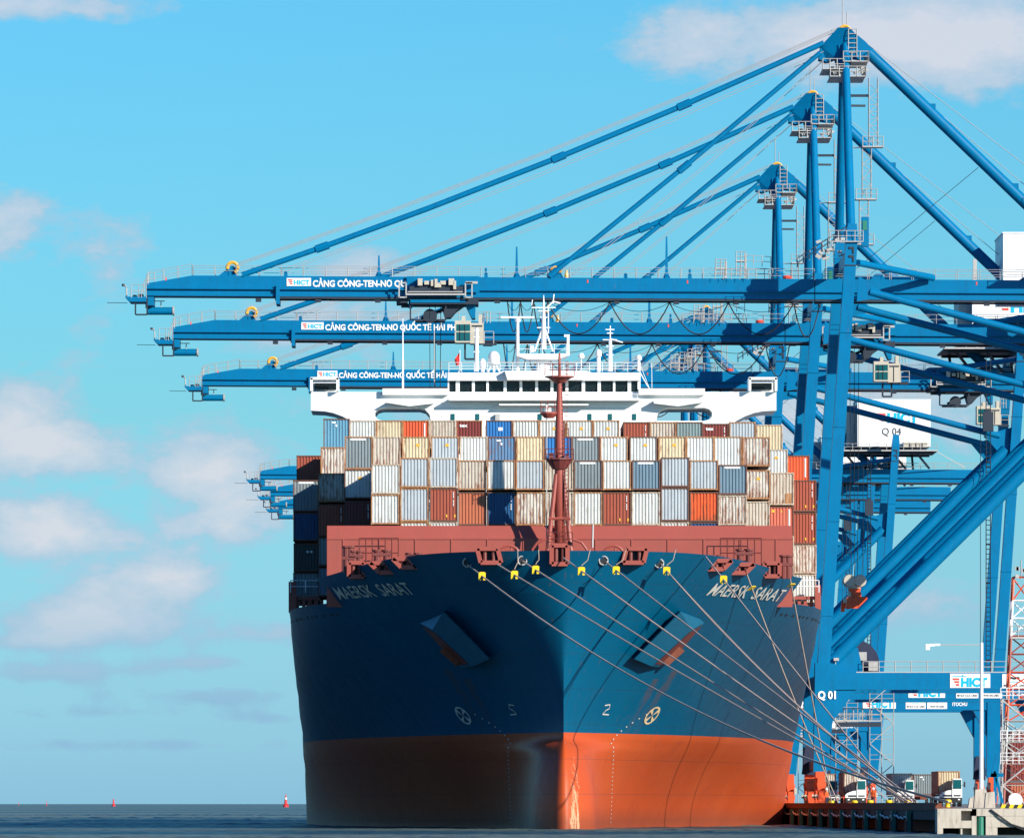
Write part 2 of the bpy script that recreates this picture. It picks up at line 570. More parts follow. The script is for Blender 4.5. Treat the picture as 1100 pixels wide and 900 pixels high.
    b.inputs['Specular IOR Level'].default_value = 0.40
    # half the surface is chalked matt paint
    df = N.n('ShaderNodeBsdfDiffuse')
    N.l(c, df.inputs['Color'])
    mx = N.n('ShaderNodeMixShader')
    N.l(N.m('ADD', N.m('MULTIPLY', isblue, .28), N.m('MULTIPLY', runs, .35)), mx.inputs[0])
    N.l(b.outputs[0], mx.inputs[1])
    N.l(df.outputs[0], mx.inputs[2])
    outn = [q for q in N.t.nodes if q.type == 'OUTPUT_MATERIAL'][0]
    N.l(mx.outputs[0], outn.inputs['Surface'])
    bp = N.n('ShaderNodeBump')
    bp.inputs['Strength'].default_value = 0.35
    bp.inputs['Distance'].default_value = 0.12
    hb = N.noise(tc, 0.32, 2, 0.5)
    N.l(hb, bp.inputs['Height'])
    N.l(bp.outputs[0], b.inputs['Normal'])
    return m


M['hull'] = hull_mat()


def water_mat():
    m, N, b = new_mat('harbour_water')
    tc = N.n('ShaderNodeTexCoord').outputs['Object']
    mp = N.n('ShaderNodeMapping')
    N.l(tc, mp.inputs[0])
    mp.inputs['Scale'].default_value = (1.2, 0.6, 1)
    sp = N.n('ShaderNodeSeparateXYZ')
    N.l(tc, sp.inputs[0])
    # silty shallows near, bluer water farther off; long current bands
    mb = N.n('ShaderNodeMapping')
    N.l(tc, mb.inputs[0])
    mb.inputs['Scale'].default_value = (0.006, 0.012, 1)
    band = N.noise(mb.outputs[0], 1.0, 4, 0.6)
    w1 = N.noise(mp.outputs[0], 0.55, 6, 0.65)
    w2 = N.noise(mp.outputs[0], 0.09, 3, 0.5)
    c = N.mix(N.m('MULTIPLY', N.m('SUBTRACT', band, 0.42), 5.0, clamp=True), (0.07, 0.066, 0.052), (0.004, 0.028, 0.05))
    N.l(c, b.inputs['Base Color'])
    b.inputs['Roughness'].default_value = 0.22
    b.inputs['IOR'].default_value = 1.33
    bp = N.n('ShaderNodeBump')
    bp.inputs['Strength'].default_value = 1.0
    bp.inputs['Distance'].default_value = 0.6
    df = N.n('ShaderNodeBsdfDiffuse')
    N.l(N.mix(N.m('MULTIPLY', N.m('SUBTRACT', band, 0.44), 6.0, clamp=True), (0.17, 0.225, 0.185), (0.015, 0.08, 0.11)), df.inputs['Color'])
    mx = N.n('ShaderNodeMixShader')
    mx.inputs[0].default_value = 0.58
    N.l(b.outputs[0], mx.inputs[1])
    N.l(df.outputs[0], mx.inputs[2])
    outn = [q for q in N.t.nodes if q.type == 'OUTPUT_MATERIAL'][0]
    N.l(mx.outputs[0], outn.inputs['Surface'])
    N.l(N.m('ADD', w1, N.m('MULTIPLY', w2, 1.5)), bp.inputs['Height'])
    N.l(bp.outputs[0], b.inputs['Normal'])
    return m


M['water'] = water_mat()

# ------------------------------------------------------------------ setting: water and quay apron
import numpy as np
rng = np.random.default_rng(3)
wx = np.arange(-84, 32.31, 0.75)
wy = np.concatenate([np.arange(425, 800, 0.9), np.arange(800, 1500, 2.2)])
GX, GY = np.meshgrid(wx, wy)
H = np.zeros_like(GX)
for lam, amp, n_ in ((11, .016, 4), (5.5, .028, 8), (3.2, .034, 10), (2.0, .026, 10)):
    for _ in range(n_):
        a_ = rng.normal(0.5, 0.75) + pi / 2
        l_ = lam * rng.uniform(.8, 1.25)
        H += amp * rng.uniform(.5, 1.1) * np.sin(2 * pi / l_ * (GX * np.cos(a_) + GY * np.sin(a_)) + rng.uniform(0, 6.3))
gust = 0.62 + 0.38 * np.sin(GX * .013 + np.sin(GY * .021) * 1.7 + 1) * np.sin(GY * .017 + GX * .004)
fade = np.minimum(1, np.minimum((GX + 84) / 8, np.minimum((GY - 425) / 10, (1500 - GY) / 120))).clip(0, 1)
H *= gust * fade
w = MB()
w.v = list(map(tuple, np.stack([GX, GY, H], -1).reshape(-1, 3)))
nx_ = len(wx)
w.f = [(i * nx_ + j, i * nx_ + j + 1, (i + 1) * nx_ + j + 1, (i + 1) * nx_ + j) for i in range(len(wy) - 1) for j in range(nx_ - 1)]
X0, X1, Y0, Y1, BIG = -84.0, float(wx[-1]), 425.0, float(wy[-1]), 45000.0
for (xa, xb, ya, yb_) in ((-BIG, BIG, 20, Y0), (-BIG, X0, Y0, Y1), (X1, BIG, Y0, Y1), (-BIG, BIG, Y1, 80000)):
    w.add([(xa, ya, 0), (xb, ya, 0), (xb, yb_, 0), (xa, yb_, 0)], [(0, 1, 2, 3)])
tag(w.build('water', M['water'], smooth=True), kind='structure')

# ------------------------------------------------------------------ ship hull shape
SX, SY = 8.5, 616.0          # ship's centre line and the foot of its stem
BEAM = 24.0


def sstep(a, b, t):
    t = max(0.0, min(1.0, (t - a) / (b - a)))
    return t * t * (3 - 2 * t)


def stem_y(z):
    """how far the stem stands from the foot of the stem (negative = towards the viewer)"""
    if z > 9:
        return -0.19 * (z - 9) ** 1.12
    if z < 7.4:
        return -5.2 * max(0.0, 1 - (max(z, 0) / 7.4) ** 2.6) ** 0.5
    return 0.0


def main_half(t, z):
    z = max(z, 0)
    L = 138 + (50 - 138) * sstep(0.5, 24, z)
    e = 1.08 - 0.575 * (z / 22.6) ** 1.25 + 0.38 * max(0.0, (7.5 - z) / 7.5)
    t0 = 0 if z <= 9 else stem_y(z)
    u = (t - t0) / (L - t0)
    if u <= 0:
        return 0.0
    if u >= 1:
        return BEAM
    return BEAM * (1 - (1 - u) ** 2) ** e


def half(t, z):
    """half breadth of the hull t metres aft of the foot of the stem, z above the water"""
    a = main_half(t, z)
    if z < 7.9:
        tb = t - stem_y(z)
        if tb <= 0:
            return 0.0
        zz = max(z, 0)
        bw = 2.1 * max(0.0, 1 - (zz / 7.6) ** 1.9) ** 0.6 * min(1.0, tb / 4.5) ** 0.5
        k = 2.5 * min(1.0, tb / 3.5) * min(1.0, max(0.0, 7.9 - zz) / 1.2)
        return 0.5 * (a + bw + sqrt((a - bw) ** 2 + k * k))
    return a


def ztop(t):
    """bulwark height along the forecastle"""
    return 22.9 - 1.35 * sstep(2, 25, t) if t < 40 else 19.4


def hull_pt(px, py, side=1, off=0.0):
    """where the line of sight through a photo pixel meets the starboard (+1) or port (-1) side"""
    last = None
    t = -6.0
    while t < 140:
        p = P(px, py, SY + t)
        h = half(t, p.z)
        inside = (p.x - SX) * side - h
        if last is not None and inside <= 0 < last[1]:
            t0 = t - 0.25 * (-inside) / (last[1] - inside)
            p = P(px, py, SY + t0)
            return surf(t0, p.z, side, off)
        last = (t, inside)
        t += 0.25
    raise ValueError((px, py))


def hull_n(t, z, side):
    e = 0.05
    dt = (half(t + e, z) - half(t - e, z)) / (2 * e)
    dz = (half(t, z + e) - half(t, z - e)) / (2 * e)
    return Vector((side, -dt, -dz)).normalized()


def surf(t, z, side=1, off=0.0):
    p = Vector((SX + side * half(t, z), SY + t, z))
    return p + hull_n(t, z, side) * off if off else p


ship = empty('container_ship', (SX, SY, 0),
             'huge container ship seen bow on, teal hull over orange red boot topping', 'ship')


def grid_mesh(rows, closed=False):
    m = MB()
    nr, nc = len(rows), len(rows[0])
    m.v = [tuple(p) for r in rows for p in r]
    m.f = [(i * nc + j, i * nc + j + 1, (i + 1) * nc + j + 1, (i + 1) * nc + j) for i in range(nr - 1) for j in range(nc - 1)]
    return m


END = 335.0
SS = [0, .002, .006, .012, .02, .03, .042, .055, .07, .085, .10, .12, .14, .16, .18, .20, .22, .245, .27, .30, .33, .36, .40, .45, .5, .56, .63, .72, .85, 1.0]
rows = []
zs = [-2, 0, .5, 1, 1.5, 2, 2.5, 3, 3.5, 4, 4.5, 5, 5.5, 6, 6.4, 6.8, 7.1, 7.35, 7.6, 7.9, 8.2, 8.6, 9, 9.6] + [10.4 + .9 * i for i in range(11)]
for z in zs:
    r = []
    t0 = stem_y(z)
    for sd in (-1, 1):
        seq = SS[::-1] if sd < 0 else SS[1:]
        for s in seq:
            t = t0 + (s ** 1.35) * (END - t0)
            r.append(Vector((SX + sd * half(t, z), SY + t, z)))
    rows.append(r)
hull = grid_mesh(rows)
nc = len(rows[0])
hull.f.append(tuple((len(rows) - 1) * nc + j for j in range(nc)))        # weather deck
hull.f.append((0, nc - 1, (len(rows) - 1) * nc + nc - 1, (len(rows) - 1) * nc))  # transom
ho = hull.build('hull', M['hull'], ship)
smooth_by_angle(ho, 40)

# forecastle bulwark: shell with thickness
FC = 25.0
rows = []
NS = 44
seq = [(-1, i) for i in range(NS, -1, -1)] + [(1, i) for i in range(1, NS + 1)]
for j in range(9):
    r = []
    for sd, i in seq:
        s = (i / NS) ** 2
        zt = ztop(s * FC)
        z = 19.4 + (zt - 19.4) * j / 8
        t0 = stem_y(z)
        t = t0 + s * (FC - t0 + 1.3 * (j / 8))
        r.append(Vector((SX + sd * half(t, z), SY + t, z)))
    rows.append(r)
inner = [Vector((SX + (p.x - SX) * 0.985, p.y + 0.35, p.z)) for p in rows[-1]]
low = []
for sd, i in seq:
    s = (i / NS) ** 2
    t0 = stem_y(20.9)
    t = t0 + s * (FC - t0 + .6)
    low.append(Vector((SX + sd * half(t, 20.9) * .975, SY + t + .5, 20.9)))
fb = grid_mesh(rows + [inner, low])
k = len(fb.v) // len(seq)
fb.f.append(tuple((k - 1) * len(seq) + j for j in range(len(seq))))
fo = fb.build('forecastle_bulwark', M['hull'], ship)
smooth_by_angle(fo, 40)


def on_hull(name, strokes, mat, side=1, off=0.05):
    """flat marks laid on the plating: list of (polygon of (t, z))"""
    mb = MB()
    for poly in strokes:
        mb.add([surf(t, z, side, off) for t, z in poly], [tuple(range(len(poly)))])
    return mb.build(name, mat, ship)


def hull_writing(body, px0, py0, px1, py1, height, side, mat, bold=0.03):
    """a line of letters following the plating from one point to the other"""
    a, b_ = hull_pt(px0, py0, side), hull_pt(px1, py1, side)
    ta, tb_ = a.y - SY, b_.y - SY
    vs_, fs_ = text_mesh(body, height, 1.0, bold)
    mb = MB()
    pts = []
    for x, y in vs_:
        # equal steps across the picture of the plating between both ends
        xx = a.x + (b_.x - a.x) * x
        z = a.z + (b_.z - a.z) * x + y
        zr = a.z + (b_.z - a.z) * x
        lo, hi = min(ta, tb_) - 4, max(ta, tb_) + 4
        for _ in range(40):
            mid = (lo + hi) / 2
            if half(mid, zr) < abs(xx - SX):
                lo = mid
            else:
                hi = mid
        pts.append(surf(lo, z, side, 0.07))
    mb.add(pts, fs_)
    return mb.build('name_lettering', mat, ship)


M['name'] = paint('faded_name_paint', (0.56, 0.53, 0.47), 0.5, 0.8, (0.25, 0.27, 0.28), 0.2, scale=1.5)
hull_writing('MAERSK  SARAT', 758, 638.5, 836, 645.5, 1.0, 1, M['name'], 0.008)
hull_writing('MAERSK  SARAT', 366, 643, 447, 637.5, 1.0, -1, M['name'], 0.01)


def disc_mark(px, py, side, rt, rz):
    p = hull_pt(px, py, side)
    t0, z0 = p.y - SY, p.z
    polys = []
    n = 24
    for i in range(n):
        a0, a1 = 2 * pi * i / n, 2 * pi * (i + 1) / n
        polys.append([(t0 + rt * cos(a) * k, z0 + rz * sin(a) * k) for a, k in ((a0, 1), (a1, 1), (a1, .8), (a0, .8))])
    for q in (0.25, 0.75, 1.25, 1.75):
        a = q * pi
        wv = 0.26
        polys.append([(t0, z0), (t0 + rt * .85 * cos(a - wv), z0 + rz * .85 * sin(a - wv)), (t0 + rt * .85 * cos(a + wv), z0 + rz * .85 * sin(a + wv))])
    return polys


for sd, cx in ((1, 700), (-1, 498)):
    on_hull('thruster_mark', disc_mark(cx, 768, sd, 1.35, 0.76), M['name'] if sd < 0 else paint('cream_mark_paint', (0.66, 0.48, 0.27), 0.5, .6, scale=2), sd)
for sd, cx in ((1, 653), (-1, 549)):
    p = hull_pt(cx, 762, sd)
    t0, z0 = p.y - SY, p.z
    w_ = 0.055
    seg = [((-1.2, .45), (-.2, .55)), ((-.2, .55), (.1, .15)), ((.1, .15), (-.5, -.05)), ((-.5, -.05), (-.9, -.45)), ((-.9, -.45), (.6, -.5))]
    polys = []
    for (a, b2), (c, d) in seg:
        a, b2, c, d = [v_ * .8 for v_ in (a, b2, c, d)]
        polys.append([(t0 + a, z0 + b2 - w_), (t0 + c, z0 + d - w_), (t0 + c, z0 + d + w_), (t0 + a, z0 + b2 + w_)])
    on_hull('bulb_mark', polys, M['name'], sd)
# draught mark ticks running down the bow
for sd in (1, -1):
    polys = []
    for i in range(27):
        z = 9.6 - i * 0.35
        px = 655 + (38 * max(0.0, (z - 7.0) / 2.6) ** 1.6 if z > 7.0 else 3.0 * (7 - z) / 7 * -1 + 3)
        px = px if sd > 0 else 1208 - px - 3
        try:
            p = hull_pt(px, VY - (z - CZ) * F / 628, sd)
        except ValueError:
            continue
        t0, z0 = p.y - SY, p.z
        polys.append([(t0, z0), (t0 + .26, z0), (t0 + .26, z0 + .11), (t0, z0 + .11)])
    on_hull('draught_marks', polys, M['name'], sd)


# anchor pockets: a wedge shaped bolster on each bow with a rusty hawse below it
def bolster(side):
    def hp(px, py, off=0.0):
        return hull_pt(px if side > 0 else 1207.5 - px, py, side, off)
    a, b2 = hp(731, 657, -.2), hp(681, 708, -.2)
    d, c = hp(761, 669, -.2), hp(717, 719, -.2)
    # the slab carries on flush with the plating by the stem; the bow curves away behind it
    mid0 = (a + b2) / 2
    n = hull_n(mid0.y - SY, mid0.z, side)

    def on_plane(px, py, off):
        px = px if side > 0 else 1207.5 - px
        lo, hi = SY - 20, SY + 60
        for _ in range(60):
            md = (lo + hi) / 2
            if (P(px, py, md) - mid0).dot(n) > off:
                lo = md
            else:
                hi = md
        return P(px, py, lo)
    a0, b0 = a, b2
    a, b2 = on_plane(731, 657, 1.1), on_plane(681.5, 707.5, 1.1)
    e, f = on_plane(743, 676, 1.1), on_plane(700, 715.5, 1.1)
    hood = MB()
    vs_ = [a, b2, f, e, d, c, a0, b0]
    fs_ = [(0, 1, 2, 3), (0, 3, 4, 6), (1, 7, 5, 2), (0, 6, 7, 1)]
    hood.add(vs_, fs_ if side > 0 else [q_[::-1] for q_ in fs_])
    ho_ = hood.build('anchor_bolster', M['hull_plain'], ship)
    low_ = MB()
    g = (e + d) / 2
    low_.add([e, f, c, d], [(0, 1, 2, 3)])
    low_.build('hawse_lip', M['hull_plain'], ho_)
    rust_ = MB()
    q = [v.lerp((e + f + c + d) / 4, 0.14) + Vector((0, -0.05, -0.04)) for v in (e, f, c, d)]
    rust_.add(q, [(0, 1, 2, 3)])
    rust_.build('hawse_opening', M['oxide_dark'], ho_)
    an = MB()
    mid = (e + f + c + d) / 4
    fl = f.lerp(c, .5)
    an.beam(mid + Vector((0, 0, -.1)), fl.lerp(mid, .35) + Vector((0, -.1, -.35)), 1.1, 1.0, .5, .6)
    an.build('anchor', M['rust'], ship)


M['hull_plain'] = paint('hull_blue_paint', (0.0, 0.098, 0.182), 0.35, 0.4, (0.01, 0.06, 0.1), 0.05, scale=0.4)
for sd in (1, -1):
    bolster(sd)


# mooring fairleads in the bulwark: red frames with dark throats
def fairlead(px, py, wpx, hpx, side=1, depth=1.6, skew=0.0):
    if abs(px - 604) < 14:
        p = P(px, py, SY - 3.5)
    else:
        p = hull_pt(px, py, side)
    s = p.y / F
    hw, hh = wpx * s / 2, hpx * s / 2
    y0, y1 = p.y - 0.9, p.y + depth
    m_ = MB()
    t_ = 0.22
    sk = skew * hh
    for (ax, az, bx, bz) in ((-hw, -hh, hw, -hh), (-hw, hh, hw, hh), (-hw, -hh, -hw, hh), (hw, -hh, hw, hh)):
        q0 = Vector((p.x + ax + sk * (az / hh), (y0 + y1) / 2, p.z + az))
        q1 = Vector((p.x + bx + sk * (bz / hh), (y0 + y1) / 2, p.z + bz))
        m_.beam(q0, q1, t_ * 1.6, y1 - y0)
    o = m_.build('fairlead', M['oxide'], ship)
    r_ = MB()
    for k_ in (-.35, .35):
        r_.tube((p.x + k_ * hw * 1.2, y0 + .35, p.z - hh * .8), (p.x + k_ * hw * 1.2, y0 + .35, p.z + hh * .8), .16, 8)
    r_.build('roller', M['oxide_dark'], o)
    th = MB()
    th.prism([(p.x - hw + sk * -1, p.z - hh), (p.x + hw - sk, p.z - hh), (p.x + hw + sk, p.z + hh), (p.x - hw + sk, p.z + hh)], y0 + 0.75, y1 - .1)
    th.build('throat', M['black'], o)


fairlead(601, 596, 17, 20, 1)
for px, sd in ((682, 1), (525.5, -1)):
    fairlead(px, 597, 22, 15, sd, skew=.25 * sd)
fairlead(773, 607, 17, 9, 1, skew=1.0)
fairlead(797, 611, 17, 9, 1, skew=1.0)
fairlead(829, 612, 16, 14, 1)
fairlead(435, 605, 17, 9, -1, skew=-1.0)
fairlead(411, 610, 17, 10, -1, skew=-1.0)
fairlead(383, 612, 16, 15, -1)
# round fairleads with white lips
for px, py, sd in ((561, 602, -1), (648, 602, 1), (708, 605, 1), (502, 604, -1)):
    p = hull_pt(px, py, sd)
    m_ = MB()
    m_.ring((p.x, p.y - .12, p.z), .36, .065, 20)
    o = m_.build('round_fairlead', M['grey'], ship, smooth=True)
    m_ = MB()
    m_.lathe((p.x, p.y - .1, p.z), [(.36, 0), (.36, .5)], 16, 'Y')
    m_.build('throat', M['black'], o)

# scupper slots in a row under the main deck edge
for sd in (1, -1):
    for i in range(13):
        t = 26 + i * 2.6 + (0.8 if i % 3 == 0 else 0)
        q_ = MB()
        q_.add([surf(t, 18.35, sd, .03), surf(t + .75, 18.35, sd, .03), surf(t + .75, 18.53, sd, .03), surf(t, 18.53, sd, .03)], [(0, 1, 2, 3)])
        q_.build('scupper', M['black'], ship)

# main deck stump of bulwark and lashing structures either side
for sd in (1, -1):
    m_ = MB()
    for k_ in range(8):
        x = SX + sd * (20.0 + k_ * 0.55)
        m_.beam((x, 675.5, 19.4), (x, 675.5, 20.8), .28, .3)
    x0, x1 = SX + sd * 19.8, SX + sd * 24.1
    m_.beam((x0, 675.4, 20.75), (x1, 675.4, 20.75), .3, .6)
    m_.beam((x0, 675.4, 20.1), (x1, 675.4, 20.1), .16, .3)
    m_.box(min(x0, x1), min(x0, x1) + .7, 674.6, 675.6, 19.4, 22.2)
    m_.box(max(x0, x1) - .5, max(x0, x1), 674.6, 675.6, 19.4, 21.9)
    m_.build('lashing_structure', M['oxide'], ship)
    r = MB()
    r.rail([(SX + sd * 21.2, 674, 21.2), (SX + sd * 23.9, 674, 21.2)], 1.1, 1.3, .05)
    r.build('deck_railing', M['white'], ship)

# breakwater behind the forecastle
m_ = MB()
yb = 640.1
prof = [(yb, 19.0), (yb, 24.85), (yb + .55, 26.0), (yb + .75, 26.0), (yb + .25, 24.8), (yb + .25, 19.0)]
xs = (SX - 20.0, SX + 20.0)
vs_ = [(x, y, z) for x in xs for y, z in prof]
n = len(prof)
fs_ = [tuple(range(n)), tuple(range(2 * n - 1, n - 1, -1))] + [(i, (i + 1) % n, n + (i + 1) % n, n + i) for i in range(n)]
m_.add(vs_, fs_)
bw = m_.build('breakwater', M['oxide'], ship)
m_ = MB()
for k_ in range(-6, 7):
    x = SX + k_ * 3.1
    m_.beam((x, yb - .05, 24.8), (x, yb - .05, 20), .12, .06)
for z in (24.85,):
    m_.beam((xs[0], yb - .04, z), (xs[1], yb - .04, z), .09, .08)
m_.build('stiffener', M['oxide'], bw)
for (x0p, x1p, top) in ((386, 428, 578), (774, 818, 578)):
    a, b2 = P(x0p, top, yb - 1.2), P(x1p, top, yb - 1.2)
    m_ = MB()
    k_ = 6
    for i in range(k_ + 1):
        q = a.lerp(b2, i / k_)
        m_.tube(q, (q.x, q.y, 21.4), .05, 4)
    m_.tube(a, b2, .05, 4)
    m_.tube((a.x, a.y, 23.6), (b2.x, b2.y, 23.6), .05, 4)
    m_.build('deck_railing', M['oxide_dark'], ship)
# windlass wheels showing over the bulwark
for px in (547, 659):
    c = P(px, 598, 628)
    m_ = MB()
    m_.ring(c, .92, .13, 28)
    for a in range(6):
        m_.tube(c, c + Vector((cos(a * pi / 3 + .3) * .9, 0, sin(a * pi / 3 + .3) * .9)), .07, 5)
    m_.lathe(c, [(.3, -.4), (.3, 1.2)], 12, 'Y')
    m_.lathe(c + Vector((0, .9, 0)), [(.75, 0), (.75, .15), (.45, .15), (.45, .9), (.75, .9), (.75, 1.05)], 16, 'Y')
    m_.build('windlass', M['oxide'], ship)
for px, py, wd, h_ in ((405, 598, 1.6, 1.0), (440, 600, 1.4, .9), (795, 597, 1.5, 1.0), (765, 600, 1.2, .7), (472, 599, 1.0, .5), (842, 610, .8, 1.5), (380, 600, .9, 1.1), (372, 604, .7, 1.8)):
    c = P(px, py, 633)
    m_ = MB()
    m_.lathe(c + Vector((0, 0, -.9)), [(.28, 0), (.28, h_ + .3), (.4, h_ + .35), (.4, h_ + .5)], 10)
    m_.lathe(c + Vector((wd * .5, 0, -.9)), [(.28, 0), (.28, h_ + .3), (.4, h_ + .35), (.4, h_ + .5)], 10)
    m_.beam(c + Vector((-.4, 0, h_ * .2)), c + Vector((wd * .5 + .4, 0, h_ * .2)), .25, .6)
    m_.build('mooring_bitts', M['oxide_dark'], ship)
# coil of yellow rope on the bulwark
m_ = MB()
pts = [P(499 + i * 2.0, 596.5 + 1.0 * sin(i * 1.7) - i * .32, 624.5) for i in range(17)]
m_.path(pts, .13, 6)
m_.build('rope_coil', M['ochre'], ship)

# ------------------------------------------------------------------ foremast
YM = 637.4
m_ = MB()
c = P(601, 600, YM)
top = lambda py: (VY - py) * YM / F + CZ
m_.lathe((c.x, YM, 0), [(.44, top(606)), (.42, top(500)), (.40, top(480)), (.30, top(440)), (.20, top(407)), (.20, top(404)), (.13, top(403)), (.10, top(384)), (.07, top(379))], 16)
fm = m_.build('foremast', M['oxide'], ship, smooth=True)
m_ = MB()
for dx0, dx1 in ((-14, -3.5), (14, 3.5)):
    m_.tube(P(601 + dx0, 604, YM - .4), P(601 + dx1, 509, YM - .2), .2, 8)
m_.tube(P(601, 604, YM + 4), P(601, 509, YM + .3), .2, 8)
m_.tube(P(589, 557, YM - .4), P(613, 557, YM - .4), .14, 6)
m_.tube(P(588, 585, YM - .4), P(614, 585, YM - .4), .14, 6)
m_.build('brace', M['oxide'], fm)
m_ = MB()
m_.lathe((c.x, YM, top(494)), [(1.25, 0), (1.25, .12), (.3, .12)], 12)
m_.lathe((c.x, YM, top(504)), [(.62, 0), (1.15, .8)], 12)
m_.rail([(c.x - 1.2, YM - 1, top(494)), (c.x + 1.2, YM - 1, top(494))], .9, .8, .04)
m_.box(c.x - .9, c.x - .5, YM - .9, YM - .5, top(494), top(487))
m_.box(c.x + .5, c.x + .8, YM - .9, YM - .5, top(494), top(488))
m_.build('lamp_platform', M['oxide_dark'], fm)
m_ = MB()
m_.lathe((c.x, YM, top(405.5)), [(1.25, 0), (1.25, .1)], 12)
m_.lathe((c.x, YM, top(411)), [(.4, 0), (1.1, .44)], 12)
m_.rail([(c.x - 1.25, YM - .9, top(404)), (c.x + 1.25, YM - .9, top(404))], 1.0, .6, .035)
m_.build('top_platform', M['oxide'], fm)
m_ = MB()
m_.lathe((c.x - .9, YM, top(449)), [(.4, 0), (.75, .35), (.75, .5)], 10)
m_.rail([(c.x - 1.6, YM - .5, top(444)), (c.x - .4, YM - .5, top(444))], 1.0, .6, .035)
m_.build('side_platform', M['oxide'], fm)
m_ = MB()
m_.box(c.x - 1.25, c.x - .7, YM - .3, YM + .2, top(444), top(438))
m_.tube((c.x - 1.1, YM, top(438)), (c.x - 1.1, YM, top(434)), .1)
m_.build('mast_lamp', M['white'], fm)
m_ = MB()
m_.rail([(c.x - 1.1, YM - 1, top(586)), (c.x + 1.1, YM - 1, top(586))], 1.1, .5, .04)
m_.build('railing', M['oxide_dark'], fm)
m_ = MB()
for i in range(44):
    z = top(583) + i * .36
    m_.beam((c.x + .42, YM - .5, z), (c.x + .76, YM - .5, z), .05, .05)
m_.tube((c.x + .42, YM - .5, top(584)), (c.x + .42, YM - .5, top(460)), .04, 4)
m_.tube((c.x + .76, YM - .5, top(584)), (c.x + .76, YM - .5, top(460)), .04, 4)
m_.build('ladder', M['oxide_dark'], fm)

m_ = MB()
m_.tube(P(587, 595, YM), P(587.5, 440, YM), .05, 5)
m_.build('stay', M['grey'], fm)
m_ = MB()
m_.tube(P(636.5, 588, YM), P(637, 563, YM), .09, 5)
m_.build('stay', M['grey'], fm)
for sx_ in (-1, 1):
    m_ = MB()
    m_.path([P(601 + sx_ * 31, 603, YM - 1), P(601 + sx_ * 29, 590, YM - 1), P(601 + sx_ * 24, 583, YM - 1), P(601 + sx_ * 14, 579, YM - 1)], .12, 6)
    m_.build('davit', M['oxide'], ship)

# ------------------------------------------------------------------ bridge superstructure (all white), 760 m away
YB = 760.0


def Q(px, py, d=YB):
    p = P(px, py, d)
    return (p.x, p.z)


def rr(x0, y0, x1, y1, r, corners):
    """rectangle with some corners rounded (tl, tr, br, bl), photo pixels"""
    pts = []
    for (cx, cy, a0, key) in ((x0 + r, y0 + r, 180, 'tl'), (x1 - r, y0 + r, 270, 'tr'), (x1 - r, y1 - r, 0, 'br'), (x0 + r, y1 - r, 90, 'bl')):
        if key in corners:
            for i in range(7):
                a = radians(a0 + i * 15)
                pts.append((cx + r * cos(a), cy + r * sin(a)))
        else:
            pts.append({'tl': (x0, y0), 'tr': (x1, y0), 'br': (x1, y1), 'bl': (x0, y1)}[key])
    return pts


CX = 584.0
mir = lambda pts, s: [(px, py) if s < 0 else (2 * CX - px, py) for px, py in pts]
m_ = MB()
m_.prism([Q(*p) for p in ((334, 421), (834, 421), (834, 438), (334, 438))], YB, YB + 9)
for s in (-1, 1):
    # haunch under the wing tip, curving down to the leg outboard of the arched opening
    haunch = [(334, 437.9), (334, 441), (348, 441.6), (358, 443.5), (368, 447.2), (377, 452), (388, 460), (396, 470), (403, 486), (403, 437.9)]
    m_.prism([Q(*p) for p in mir(haunch, s)], YB + .02, YB + 8.9)
    m_.prism([Q(*p) for p in mir([(402.9, 437.9), (412, 437.9), (406, 439.5), (402.9, 443)], s)], YB + .03, YB + 8.8)
    m_.prism([Q(*p) for p in mir([(402.9, 447), (406, 450.5), (412, 452), (412, 486), (402.9, 486)], s)], YB + .03, YB + 8.8)
    m_.prism([Q(*p) for p in mir([(411.9, 452), (463, 452), (463, 486), (411.9, 486)], s)], YB + .04, YB + 8.7)
    m_.prism([Q(*p) for p in mir([(450, 437.9), (466, 437.9), (466, 453), (463, 453), (461.5, 445), (457, 440)], s)], YB + .05, YB + 8.6)
m_.build('bridge_wing', M['white_ship'], ship)
for s in (-1, 1):
    m_ = MB()
    m_.prism([Q(*p) for p in mir([(411, 417.7), (482, 417.7), (482, 424.5), (411, 424.5)], s)], YB - .7, YB + 5)
    m_.prism([Q(*p) for p in mir([(414, 433), (466, 430.5), (466, 434), (440, 437)], s)], YB - 1.3, YB - .01)
    m_.build('wing_walkway', M['white_ship'], ship)
    m_ = MB()
    for a, b2 in (((334, 407.6), (364, 407.6)), ((335, 407), (335, 421)), ((363, 407), (363, 421))):
        m_.beam(P(*a, YB + 1), P(*b2, YB + 1), .26, 4)
    m_.prism([Q(*p) for p in mir([(335, 408), (363, 408), (363, 421), (335, 421)], -1)], YB + 4.5, YB + 4.8)
    if s > 0:
        for i, v in enumerate(m_.v):
            m_.v[i] = (2 * P(CX, 0, YB).x - v[0], v[1], v[2])
    o = m_.build('wing_cab', M['white_ship'], ship)
    m_ = MB()
    x0, z0 = Q(337, 409)
    x1, z1 = Q(361, 416)
    if s > 0:
        x0, x1 = 2 * P(CX, 0, YB).x - x1, 2 * P(CX, 0, YB).x - x0
    m_.box(x0, x1, YB + 4.2, YB + 4.49, z1, z0)
    m_.build('wing_window', M['glass'], o)
